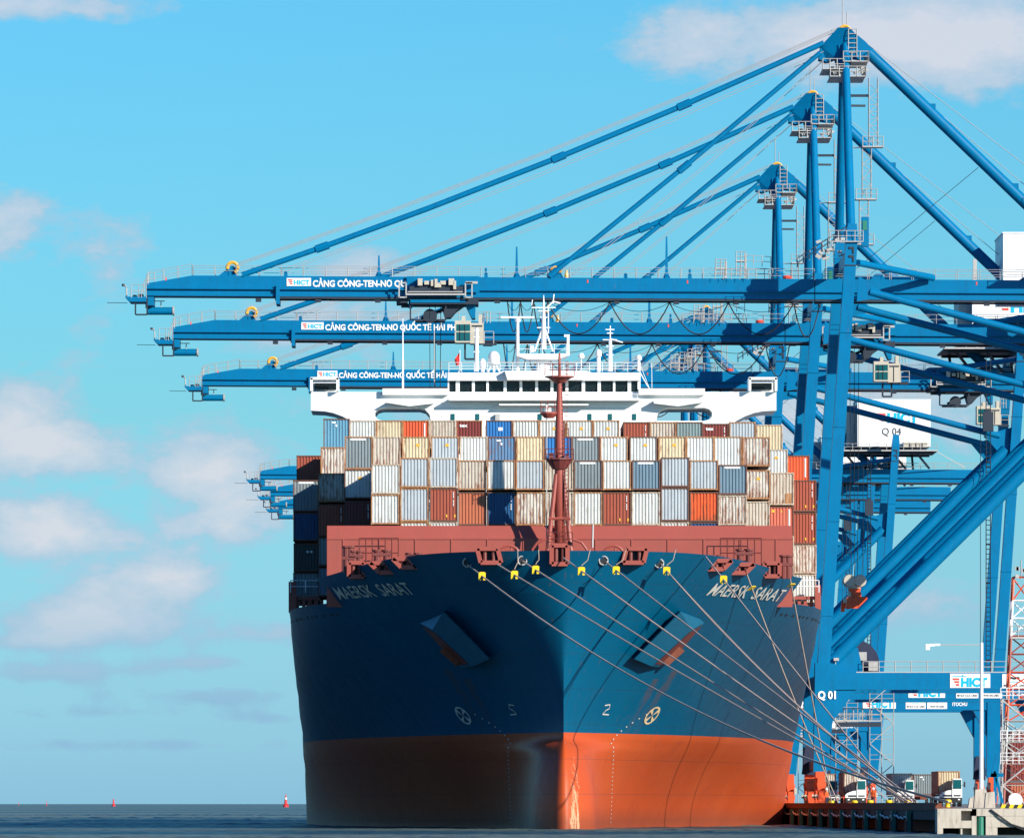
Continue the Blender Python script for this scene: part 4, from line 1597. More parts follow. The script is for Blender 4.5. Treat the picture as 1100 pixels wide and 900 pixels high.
    m.build('rope_sheave', M['ochre'], apex)
    m = MB()
    m.tube(R(41.0, 85), R(41.0, 88.6), .05, 4)
    m.tube(R(41.5, 85, 1), R(41.5, 87.2, 1), .04, 4)
    m.build('lightning_rod', M['grey'], apex)
    m = MB()
    for (x0, x1, z) in ((38.7, 41.0, 80.6), (40.9, 43.6, 81.4), (39.5, 43.3, 79.8)):
        m.box(x0, x1, CY - 3.6, CY + 3.6, z, z + .1)
        m.rail([R(x0, z, -3.6), R(x1, z, -3.6), R(x1, z, 3.6)], 1.1, .9, .06)
    m.rail([R(41.5, 82.0, -2.4), R(42.4, 82.0, -2.4)], 3.0, .9, .06, 6)
    for i in range(14):
        a = R(38.9 + random.random() * 4.4, 79.9 + random.random() * 1.3, -3.4 + random.random() * 2)
        m.beam(a, a + Vector((random.uniform(.2, .6), 0, random.uniform(-.2, .3))), random.uniform(.15, .45), .3)
    m.build('service_platform', M['grey'], root)
    # ladder tower down the mast
    m = MB()
    path_ = [(43.6, 79.6, 72.2), (42.9, 72.2, 66.6), (42.6, 66.6, 61.8)]
    for x, z1, z0 in path_:
        for dx, dy in ((0, -1.6), (.95, -1.6), (0, -.6), (.95, -.6)):
            m.tube(R(x + dx, z1, dy - 3), R(x + dx, z0, dy - 3), .045, 4)
        k_ = int((z1 - z0) / .75)
        for i in range(k_):
            z = z0 + i * .75
            a, b2 = (x, x + .95) if i % 2 else (x + .95, x)
            m.tube(R(a, z, -4.6), R(b2, z + .75, -4.6), .035, 4)
            m.tube(R(x, z, -4.6), R(x + .95, z, -4.6), .03, 4)
        m.box(x - .7, x + 1.5, CY - 4.9, CY - 3.2, z0 - .05, z0 + .08)
        m.rail([R(x - .7, z0, -4.9), R(x + 1.5, z0, -4.9)], 1.1, 1.0, .05)
        m.beam(R(41.2, z0, -3.5), R(x, z0, -4.0), .12, .2)
    m.build('ladder_tower', M['grey'], root)
    m = MB()
    m.beam(R(41.2, 77.7, -4.2), R(43.6, 77.7, -4.2), .25, .4)
    m.build('bracket', M['crane_dark'], root)
    m = MB()
    m.beam(R(41.2, 76.6, -4.6), R(43.2, 76.6, -4.4), .2, .5)
    m.build('bracket', M['crane_dark'], root)
    m = MB()
    for i in range(2):
        m.rail([R(40.9, 62.3, -10 + i), R(36.0, 59.4, -4 + i)], 1.0, 1.1, .05)
    m.rail([R(39.0, 61.5, -13.2), R(42.5, 61.5, -13.2)], 1.1, .9, .05)
    m.box(39.0, 42.5, CY - 13.3, CY - 12.9, 61.4, 61.5)
    for i in range(14):
        a = R(38.0 + random.random() * 2.6, 60.0 + random.random() * 2.6, -4 + random.random() * 3)
        m.beam(a, a + Vector((random.uniform(.2, .8), 0, random.uniform(-.4, .4))), random.uniform(.15, .4), .3)
    m.build('stair_walkway', M['grey'], root)
    m = MB()
    m.box(42.4, 43.15, CY - 12.6, CY - 11.4, 61.0, 64.1)
    m.build('elevator_cabinet', B, root)
    m = MB()
    m.box(42.5, 42.95, CY - 12.66, CY - 12.6, 62.7, 63.7)
    m.build('sign_plate', M['green'], root)
    # girder and boom: box with a rail ledge
    for nm, x0, x1 in (('boom', -33.7, 37.9), ('girder', 38.0, 86.6)):
        m = MB()
        z = lambda x, v: v + zb(x)
        tip = nm == 'boom'

        def profile(x, zt_):
            o_ = zb(x)
            return [(-1.65, 57.0), (-1.65, zt_), (1.65, zt_), (1.65, 57.0), (1.9, 56.95), (1.9, 56.85), (1.55, 56.85), (1.55, 56.42), (1.8, 56.4), (1.8, 56.12), (1.3, 56.12), (-1.3, 56.12), (-1.8, 56.12), (-1.8, 56.4), (-1.55, 56.42), (-1.55, 56.85), (-1.9, 56.85), (-1.9, 56.95)], o_
        stations = [(x0, 57.45), (-28.8, 58.32), (x1, 58.3)] if tip else [(x0, 58.3), (x1, 58.3)]
        rings = []
        for x, zt_ in stations:
            pr, o_ = profile(x, zt_)
            rings.append([R(x, zz + o_, yy_) for yy_, zz in pr])
        g = grid_mesh([r + [r[0]] for r in rings])
        n_ = len(rings[0]) + 1
        g.f.append(tuple(range(n_ - 1)))
        g.f.append(tuple((len(rings) - 1) * n_ + j for j in range(n_ - 1))[::-1])
        bo = g.build(nm, B, root)
        smooth_by_angle(bo, 20)
        # trolley rails: dark strip below
        m = MB()
        for yy_ in (-1.72, 1.72):
            a, b2 = (x0 if not tip else -20.0), x1
            m.beam(R(a, 56.0 + zb(a), yy_), R(b2, 56.0 + zb(b2), yy_), .2, .22)
        m.build('trolley_rail', M['crane_dark'], bo)
        m = MB()
        xa, xb = (-28.8, x1) if tip else (x0 + 1, x1)
        for yy_ in (-1.6, 1.6):
            m.rail([R(xa, 58.3 + zb(xa), yy_), R(xb, 58.3 + zb(xb), yy_)], 1.1, 2.35, .035)
            if tip:
                m.rail([R(-33.5, 57.5 + zb(-33), yy_), R(-28.8, 58.3 + zb(-28.8), yy_)], 1.25, 1.6, .035)
        m.build('handrail', M['grey'], bo)
        # tie lugs, hangers and cable clips below
        m = MB()
        x = x0 + 12
        while x < x1 - 1:
            m.box(x - .3, x + .3, CY - 1.7, CY - 1.1, 55.55 + zb(x), 55.9 + zb(x))
            x += 6.4
        m.build('cable_hanger', M['crane_dark'], bo)
        m = MB()
        for px in ((179, 631, 738) if tip else (1048,)):
            c_ = C(px, 0)
            m.box(c_.x - .07, c_.x + .07, CY - 1.69, CY - 1.64, 57.75 + zb(c_.x), 58.1 + zb(c_.x))
        m.build('warning_plate', M['text_red'], bo)
        if tip:
            m = MB()
            for px, h_ in ((407, 2.4), (555, 3.4), (716, 4.6)):
                c_ = C(px, 0)
                z0 = 58.3 + zb(c_.x)
                m.beam((c_.x, CY, z0), (c_.x, CY, z0 + h_), .34, .4, .16, .2)
                m.prism([(c_.x - .45, z0), (c_.x + .45, z0), (c_.x, z0 + 1.1)], CY - .1, CY + .1)
                m.build('boom_post', B, bo)
                m = MB()
            for px in (307, 522, 672, 741):
                c_ = C(px, 0)
                z0 = 58.3 + zb(c_.x)
                m.prism([(c_.x - .22, z0), (c_.x + .22, z0), (c_.x + .16, z0 + .55), (c_.x, z0 + .7), (c_.x - .16, z0 + .55)], CY - .4, CY + .4)
                if px in (522, 741):
                    m.tube((c_.x, CY, z0), (c_.x, CY, z0 + 1.1), .12, 6)
                m.build('lifting_lug', B, bo)
                m = MB()
            m.prism([(C(234, 0).x, 58.3 + zb(-26)), (C(249, 0).x, 59.5 + zb(-25)), (C(253, 0).x, 59.3 + zb(-25)), (C(255, 0).x, 58.3 + zb(-24))], CY - .6, CY + .6)
            m.build('stay_lug', B, bo)
            m = MB()
            m.prism([(C(584, 0).x, 58.3), (C(594, 0).x, 59.2), (C(602, 0).x, 59.2), (C(606, 0).x, 58.3)], CY - .6, CY + .6)
            m.build('stay_lug', B, bo)
            m = MB()
            m.box(C(297, 0).x, C(301, 0).x, CY - 2.2, CY + 2.2, 55.6, 57.6)
            m.build('buffer_bracket', B, bo)
            m = MB()
            m.ring((C(250, 0).x, CY - .8, 59.25 + zb(-25)), .55, .2, 14, 'Y', 0, 1.1 * pi)
            m.ring((C(250, 0).x, CY - .8, 59.25 + zb(-25)), .55, .2, 6, 'Y', -.35 * pi, 0)
            m.build('sheave', M['ochre'], bo)
            m = MB()
            m.ring((C(597, 0).x, CY - .8, 59.1), .5, .2, 14, 'Y', 0, pi)
            m.build('sheave', M['ochre'], bo)
            m = MB()
            cx_ = C(608.5, 0).x
            m.lathe((cx_, CY - .8, 58.3), [(.28, 0), (.2, .5), (.1, 1.0)], 8)
            m.build('warning_cone', M['ochre'], bo)
            # lettering
            m = MB()
            x0s = C(336, 0, -1.7).x
            write_on_plane(m, 'CẢNG CÔNG-TEN-NƠ QUỐC TẾ HẢI PHÒNG', x0s, CY - 1.70, 57.24 + zb(-8), .66, 17.2, .032)
            m.build('lettering', M['text_white'], bo)
            m = MB()
            xs_ = C(308, 0, -1.7).x
            m.box(xs_, xs_ + 2.6, CY - 1.72, CY - 1.66, 57.25 + zb(-18), 58.1 + zb(-18))
            sg = m.build('sign_plate', M['text_white'], bo)
            m = MB()
            write_on_plane(m, 'HICT', xs_ + .75, CY - 1.74, 57.38 + zb(-18), .5, 1.7, .04)
            m.build('lettering', M['text_cyan'], sg)
            m = MB()
            for j in range(3):
                m.prism([(xs_ + .12 + j * .1, 57.95 - j * .2), (xs_ + .62, 57.95 - j * .2), (xs_ + .62, 57.82 - j * .2), (xs_ + .2 + j * .1, 57.82 - j * .2)], CY - 1.76, CY - 1.73)
            for i_, v_ in enumerate(m.v):
                m.v[i_] = (v_[0], v_[1], v_[2] + zb(-18))
            m.build('emblem', M['text_red'], sg)
        else:
            m = MB()
            c_ = 66.5
            m.prism([(60, 58.31), (61, 58.9), (66, 58.9), (67, 58.31)], CY - .8, CY + .8)
            m.prism([(44.0, 58.31), (44.5, 59.0), (45.2, 59.0), (45.6, 58.31)], CY - .5, CY + .5)
            m.build('stay_lug', B, bo)
    # boom tip: service platform, hoist drum, wind gauge post
    m = MB()
    m.prism([C(135, 320).xz, C(158, 320).xz, C(158, 325.5).xz, C(140, 325.5).xz], CY - 2.0, CY + 2.0)
    m.box(C(157, 0).x, C(166, 0).x, CY - 1.6, CY + 1.6, C(0, 329).z, C(0, 320).z)
    tipp = m.build('tip_platform', B, root)
    m = MB()
    for a, b2 in (((145.5, 326), (145.5, 338)), ((145.5, 338), (158, 338)), ((158, 320), (158, 338))):
        m.beam(C(*a, -1.8), C(*b2, -1.8), .16, .2)
    m.build('hanger_frame', M['crane_dark'], tipp)
    m = MB()
    c0, c1 = C(157.5, 334.2), C(186.5, 334.2)
    m.tube(c0, c1, .42, 14)
    o = m.build('hoist_drum', B, tipp)
    smooth_by_angle(o, 40)
    m = MB()
    m.lathe(c1, [(.5, -.1), (.5, .08)], 14, 'X')
    m.tube(C(173, 334), C(173, 323), .06, 5)
    m.tube(C(157, 340 - 9), C(157.5, 312), .09, 5)
    m.rail([C(141, 320, -2), C(157, 320, -2)], 1.4, .7, .04)
    m.rail([C(152, 320, -2), C(159, 306, -2)], 1.1, .6, .04)
    m.path([C(136, 320), C(136, 310), C(134.5, 306.5), C(132, 306.5)], .08, 5)
    m.rail([C(158, 307, -1.6), C(166, 306, -1.6)], 1.3, .8, .05)
    m.tube(C(157, 323.5), C(177, 323.5), .05, 4)
    m.build('handrail', M['grey'], tipp)
    m = MB()
    m.tube(C(137, 325.5), C(115, 325.2), .03, 4)
    m.box(C(143, 0).x, C(147, 0).x, CY - 1, CY + 1, C(0, 320).z, C(0, 317.5).z)
    m.box(C(148.5, 0).x, C(154, 0).x, CY - 1, CY + 1, C(0, 320).z, C(0, 316.5).z)
    m.lathe(C(132.5, 306.5), [(.16, -.12), (.16, .15)], 8)
    m.build('fitting', M['crane_dark'], tipp)
    # stays: sagging link bars in pairs, plus hoist ropes
    oy = lambda t: 295.5 - (.3386 * t + .0000958 * t * t)
    for ys in (-1.5, 1.5):
        m = MB()
        pts = [C(260 + t, oy(t), ys) for t in (0, 86, 200, 340, 475, 625)]
        m.path(pts, .31, 10)
        for t in (86, 340, 475):
            a = C(260 + t - 7, oy(t - 7), ys)
            b2 = C(260 + t + 7, oy(t + 7), ys)
            m.tube(a, b2, .43, 8)
        o = m.build('outer_stay', B, root)
        smooth_by_angle(o, 40)
        m = MB()
        pts = [C(590, 297, ys), C(735, 179.5, ys), C(881, 57, ys)]
        m.path(pts, .27, 10)
        m.tube(C(729, 184.3, ys), C(741, 174.6, ys), .38, 8)
        m.tube(C(590, 297, ys), C(598, 290.4, ys), .38, 8)
        o = m.build('inner_stay', B, root)
        smooth_by_angle(o, 40)
    m = MB()
    for k_, ys in ((0, -.9), (3.0, .4), (5.5, 1.2)):
        m.path([C(252 + t * 1.0352, 287 - k_ * .6 - (.345 * t + .0000958 * t * t) * 1.0, ys) for t in (0, 160, 320, 480, 632)], .035, 4)
    for k_, ys in ((9, -1.2), (12, .8)):
        m.path([C(300 + t, oy(t + 40) + k_, ys) for t in (0, 140, 280, 420, 585)], .03, 4)
    for k_, ys in ((9, -1), (13, 1)):
        m.path([C(600 + k_, 298, ys), C(745 + k_, 180, ys), C(884, 62 + k_ * .3, ys)], .03, 4)
    for k_, ys in ((0, -.8), (9, .8)):
        m.tube(C(922, 40 + k_, ys), R(66 + k_ * .05, 66.4 - k_ * .3, ys), .035, 4)
    m.build('hoist_rope', M['grey'], root)
    m = MB()
    m.tube(C(916, 292), C(1051, 180), .03, 4)
    m.build('guy_wire', M['crane_dark'], root)
    m = MB()
    m.tube(R(43.0, 83.5), R(69.2, 58.35), .62, 16)
    for q in (.28, .62, .8):
        c_ = R(43.0, 83.5).lerp(R(69.2, 58.35), q) + Vector((.35, -.2, .45))
        m.box(c_.x - .3, c_.x + .3, c_.y - .2, c_.y + .2, c_.z - .2, c_.z + .3)
    o = m.build('backstay', B, root)
    smooth_by_angle(o, 40)
    # cable loops under the boom
    m = MB()
    hang = [54.5, 56.5, 59.5, 65.5, 71.9, 78.2, 85.2, 90.5]
    hang = [C(p_ * 10, 0).x for p_ in (54.5, 55.9, 57.3, 58.8, 65.5, 71.9, 78.2, 85.2, 88.0)]
    for a, b2 in zip(hang, hang[1:]):
        L = b2 - a
        if b2 > C(885, 0).x and a < C(930, 0).x:
            continue
        dep = 3.4 if L > 4 else 2.8 + .3 * L
        m.path([R(a + L * i / 12, 55.7 + zb(a) - dep * (1 - (2 * i / 12 - 1) ** 2), -1.3) for i in range(13)], .07, 5)
        m.path([R(a + L * i / 8, 55.7 + zb(a) - .28 * dep * (1 - (2 * i / 8 - 1) ** 2), -1.1) for i in range(9)], .03, 4)
    m.build('festoon_cable', M['black'], root)
    # machinery platforms on top of the girder near the A-frame
    m = MB()
    for (x0p, x1p, yt) in ((768, 779, 282), (790, 800, 274)):
        a, b2 = C(x0p, 0).x, C(x1p, 0).x
        m.rail([R(a, 58.6, -2.2), R(b2, 58.6, -2.2)], (300 - yt) * .1, (b2 - a) / 2, .05, 5)
        m.box(a, b2, CY - 2.2, CY, C(0, yt + 8).z, C(0, yt + 7).z)
        m.box(b2 - .12, b2 + .12, CY - 2, CY - 1.8, 58.4, C(0, yt).z)
    m.rail([C(800, 285, -2.2), C(828, 287, -2.2)], 1.1, .9, .04)
    m.rail([C(768, 300, -2.2), C(830, 300, -2.2)], 1.1, .9, .04)
    m.build('maintenance_stair', M['grey'], root)
    m = MB()
    m.lathe(R(35.0, 58.35, -1.2), [(.45, 0), (.5, .15), (.4, .35)], 10)
    m.build('buffer', M['text_red'], root)
    # machinery house
    hx0, hx1, hz0, hz1 = 66.2, 78.4, 61.7, 69.4
    m = MB()
    m.box(hx0, hx1, CY - 7, CY + 6, hz0, hz1)
    m.box(hx0 - .1, hx1 + .1, CY - 7.1, CY + 6.1, hz1, hz1 + .15)
    for i in range(1, 8):
        x = hx0 + (hx1 - hx0) * i / 8
        m.box(x - .02, x + .02, CY - 7.03, CY - 7, hz0, hz1)
    house = m.build('machinery_house', M['white'], root)
    m = MB()
    m.box(hx0 - 1.6, hx0, CY - 5, CY + 5, hz0, hz1 - .8)
    for i in range(12):
        z = hz0 + .3 + i * .5
        m.box(hx0 - 1.64, hx0 - 1.5, CY - 5.05, CY + 4, z, z + .2)
        m.box(hx0 - 1.6, hx0 - .05, CY - 5.08, CY - 5, z, z + .2)
    m.build('louvre', M['grey'], house)
    m = MB()
    m.box(62.5, 79.5, CY - 8.2, CY + 6.5, 60.8, 61.0)
    for x in (64, 68, 72, 76):
        m.beam(R(x, 60.8, -6), R(x + 2.5, 58.3, -1.5), .35, .35)
        m.beam(R(x, 60.8, 5), R(x, 58.3, 1.5), .35, .35)
    m.beam(R(63, 60.7, -6.5), R(79, 60.7, -6.5), .4, .4)
    m.beam(R(63, 60.7, 5.5), R(79, 60.7, 5.5), .4, .4)
    m.build('house_underframe', M['crane_dark'], house)
    m = MB()
    m.rail([R(62.5, 61.0, -8.1), R(79.5, 61.0, -8.1)], 1.1, 1.4, .05)
    m.beam(R(62.5, 60.95, -8.2), R(79.5, 60.95, -8.2), .22, .1)
    m.rail([R(hx0, hz1 + .1, -7), R(hx1, hz1 + .1, -7)], 1.0, 2.0, .035)
    m.beam(R(79.3, 60.8, -8), R(84.5, 58.4, -2), .12, .15)
    m.beam(R(hx0 + .4, hz1, -6), R(hx0 + .4, hz1 + 3.2, -6), .5, .6)
    m.build('handrail', M['grey'], house)
    for i in range(4):
        m = MB()
        x = 73.9 + i * 1.05
        m.box(x, x + .8, CY - 7.9, CY - 7.15, 61.5, 62.4)
        m.build('air_conditioner', M['cream'], house)
    m = MB()
    write_on_plane(m, 'HICT', 71.2, CY - 7.06, 65.7, 1.5, 5.2, .05)
    m.build('lettering', M['text_cyan'], house)
    m = MB()
    for j in range(3):
        m.prism([(69.3 + j * .35, 67.2 - j * .5), (70.9, 67.2 - j * .5), (70.9, 66.9 - j * .5), (69.5 + j * .35, 66.9 - j * .5)], CY - 7.08, CY - 7.05)
    m.build('emblem', M['text_red'], house)
    # sign plates on the portal beam
    def portal_sign(x0, x1, z0, z1, kind):
        m = MB()
        y = CY + NEAR - .93
        m.box(x0, x1, y - .03, y, z0, z1)
        sgn = m.build('sign_plate', M['text_white'], root)
        w_, h_ = x1 - x0, z1 - z0
        if kind == 'hict':
            m = MB()
            write_on_plane(m, 'HICT', x0 + w_ * .27, y - .05, z0 + h_ * .10, h_ * .58, w_ * .66, .06)
            m.box(x0 + w_ * .06, x0 + w_ * .40, y - .06, y - .04, z0 + h_ * .78, z0 + h_ * .84)
            m.prism([(x0 + w_ * .29, z0 + h_ * .78), (x0 + w_ * .33, z0 + h_ * .78), (x0 + w_ * .31, z0 + h_ * .98)], y - .06, y - .04)
            m.build('lettering', M['text_cyan'], sgn)
            m = MB()
            for j in range(3):
                m.prism([(x0 + w_ * (.05 + .04 * j), z0 + h_ * (.68 - .2 * j)), (x0 + w_ * .23, z0 + h_ * (.68 - .2 * j)), (x0 + w_ * .23, z0 + h_ * (.54 - .2 * j)), (x0 + w_ * (.08 + .04 * j), z0 + h_ * (.54 - .2 * j))], y - .06, y - .04)
            m.build('emblem', M['text_red'], sgn)
        elif kind == 'mol':
            m = MB()
            write_on_plane(m, 'MITSUI O.S.K. LINES', x0 + w_ * .05, y - .05, z0 + h_ * .12, h_ * .16, w_ * .9, .02)
            cxx = (x0 + x1) / 2
            for a, b2 in (((-.45, .2), (-.45, .42)), ((-.45, .42), (0, .25)), ((0, .25), (.45, .42)), ((.45, .42), (.45, .2))):
                m.beam((cxx + a[0], y - .045, z0 + h_ * .5 + a[1]), (cxx + b2[0], y - .045, z0 + h_ * .5 + b2[1]), .2, .02)
            m.build('lettering', M['text_black'], sgn)
            m = MB()
            m.box(cxx - .5, cxx + .5, y - .055, y - .035, z0 + h_ * .42, z0 + h_ * .48)
            m.build('emblem', M['text_cyan'], sgn)
        elif kind == 'wan':
            m = MB()
            write_on_plane(m, 'WAN HAI LINES', x0 + w_ * .15, y - .05, z0 + h_ * .12, h_ * .18, w_ * .7, .02)
            m.build('lettering', M['text_black'], sgn)
            m = MB()
            cxx = (x0 + x1) / 2
            m.beam((cxx - .4, y - .045, z0 + h_ * .6), (cxx + .5, y - .045, z0 + h_ * .8), .16, .02)
            m.beam((cxx, y - .045, z0 + h_ * .5), (cxx + .2, y - .045, z0 + h_ * .9), .12, .02)
            m.build('emblem', M['text_red'], sgn)
    px_ = lambda p_: C(p_, 0, NEAR).x
    portal_sign(px_(1020), px_(1063), 14.35, 15.85, 'hict')
    portal_sign(px_(1076), px_(1102), 14.30, 15.80, 'mol')
    portal_sign(px_(1104), px_(1130), 14.30, 15.80, 'wan')
    m = MB()
    write_on_plane(m, 'ITOCHU', px_(1137), CY + NEAR - .94, 14.7, .45, 1.9, .03)
    m.build('lettering', M['text_white'], root)
    # walkway on the portal beam, cable reel and drives
    m = MB()
    m.rail([R(42.5, 15.98, NEAR - .8), R(68, 15.98, NEAR - .8)], 1.15, 1.75, .05)
    m.beam(R(41.8, 16.0, NEAR - .85), R(68, 16.0, NEAR - .85), .1, .1)
    m.build('walkway_railing', M['grey'], root)
    m = MB()
    c_ = C(913, 716, -8)
    m.lathe(c_ + Vector((.5, 0, .25)), [(2.65, 0), (2.65, .25), (.7, .25), (.7, .9), (2.65, .9), (2.65, 1.1)], 32, 'Y')
    reel = m.build('cable_reel', M['tarp'], root)
    smooth_by_angle(reel, 40)
    m = MB()
    m.box(C(916, 0).x, C(926, 0).x, CY - 9.3, CY - 8.3, C(0, 711).z, C(0, 702).z)
    m.box(C(906, 0).x, C(917, 0).x, CY - 9.3, CY - 8.6, C(0, 722).z, C(0, 717).z)
    m.box(C(928, 0).x, C(938, 0).x, CY - 9.3, CY - 8.6, C(0, 722).z, C(0, 712).z)
    m.build('drive_cabinet', M['grey'], reel)
    # lamps hung off the diagonal
    m = MB()
    for x, z in ((39.6, 15.9),):
        m.tube(R(x, z, -12.9), R(x, z + 1.4, -12.9), .05, 5)
        m.box(x - .2, x + .35, CY - 13.2, CY - 12.8, z + 1.3, z + 1.6)
    m.build('flood_lamp', M['grey'], root)
    # lift guide with its car beside the landward leg
    m = MB()
    xe = 67.8
    for dx in (-.28, .28):
        m.tube(R(xe + dx, 16, NEAR - 1.6), R(xe + dx, 59.5, NEAR - 1.6), .06, 4)
    z = 16.2
    while z < 59.3:
        m.tube(R(xe - .28, z, NEAR - 1.6), R(xe + .28, z, NEAR - 1.6), .05 if int(z) % 5 else .11, 4)
        z += .62
    m.tube(R(xe - 1.0, 16, NEAR - 1.6), R(xe - 1.0, 58, NEAR - 1.6), .04, 4)
    m.build('lift_guide', M['crane_dark'], root)
    m = MB()
    m.box(xe - .72, xe + .6, CY + NEAR - 2.6, CY + NEAR - 1.3, 49.9, 52.4)
    m.box(xe - .35, xe + .3, CY + NEAR - 2.3, CY + NEAR - 1.5, 52.4, 52.7)
    m.build('lift_car', M['crane_dark'], root)
    # bogies under each leg
    for xx in (38.0, 68.4):
        for yf in (NEAR, FAR):
            m = MB()
            m.box(xx - .5, xx + .5, CY + yf - 1.0, CY + yf + 1.0, 4.6, 5.5)
            m.beam(R(xx, 4.4, yf - 3.4), R(xx, 4.4, yf + 3.4), .8, .9)
            for q in (-3.4, 3.4):
                m.prism([(xx - .35, 3.2), (xx + .35, 3.2), (xx + .5, 4.3), (xx - .5, 4.3)], CY + yf + q - .6, CY + yf + q + .6)
                m.beam(R(xx, 3.2, yf + q - 1.6), R(xx, 3.2, yf + q + 1.6), .7, .6)
                for w_ in (-1.3, 1.3):
                    m.prism([(xx - .30, 2.1), (xx + .30, 2.1), (xx + .46, 3.0), (xx - .46, 3.0)], CY + yf + q + w_ - .55, CY + yf + q + w_ + .55)
            bg_ = m.build('bogie', M['orange'], root)
            m = MB()
            for q in (-4.7, -2.1, 2.1, 4.7):
                for dx in (-.0,):
                    m.lathe(R(xx, 2.25, yf + q), [(.44, -.2), (.44, .2)], 14, 'X')
            m.build('wheel', M['rust'], bg_)
            m = MB()
            for q in (-4.7, 2.1):
                m.tube(R(xx - .75, 2.9, yf + q), R(xx - .3, 2.9, yf + q), .2, 8)
                m.box(xx + .35, xx + .62, CY + yf + q - .4, CY + yf + q + .4, 3.2, 3.9)
            m.build('travel_motor', M['cream'], bg_)
        m = MB()
        m.prism([(xx - .9, 5.3), (xx + .75, 5.2), (xx + .62, 8.2), (xx - .5, 8.4)], CY + FAR - 1.5, CY + FAR - 1.1)
        m.build('tarpaulin', M['tarp'], root)
    # stair tower at the landward side of the waterside leg
    m = MB()
    x0s = C(938, 0).x
    for dx in (0, 2.6, 1.3):
        m.tube(R(x0s + dx, 2.0, 7), R(x0s + dx, 14.1, 7), .05, 4)
    for i in range(6):
        z = 2.0 + i * 2.2
        a, b2 = (0, 2.6) if i % 2 else (2.6, 0)
        m.beam(R(x0s + a, z, 7), R(x0s + b2, z + 2.2, 7), .08, .6)
        m.rail([R(x0s, z, 7), R(x0s + 2.6, z, 7)], 1.0, 1.3, .035)
    m.build('stair_tower', M['grey'], root)
    m = MB()
    a, b2 = C(897, 774, NEAR + 3), C(946, 774, NEAR + 3)
    m.box(a.x, b2.x, a.y - .4, a.y + .4, a.z - .06, a.z + .06)
    m.rail([a, b2], 1.3, .9, .06)
    m.build('under_walkway', M['grey'], root)
    m = MB()
    m.box(a.x + .2, b2.x, a.y - .4, a.y + .5, a.z - .62, a.z - .15)
    m.build('walkway_edge', M['crane_dark'], root)
    return root


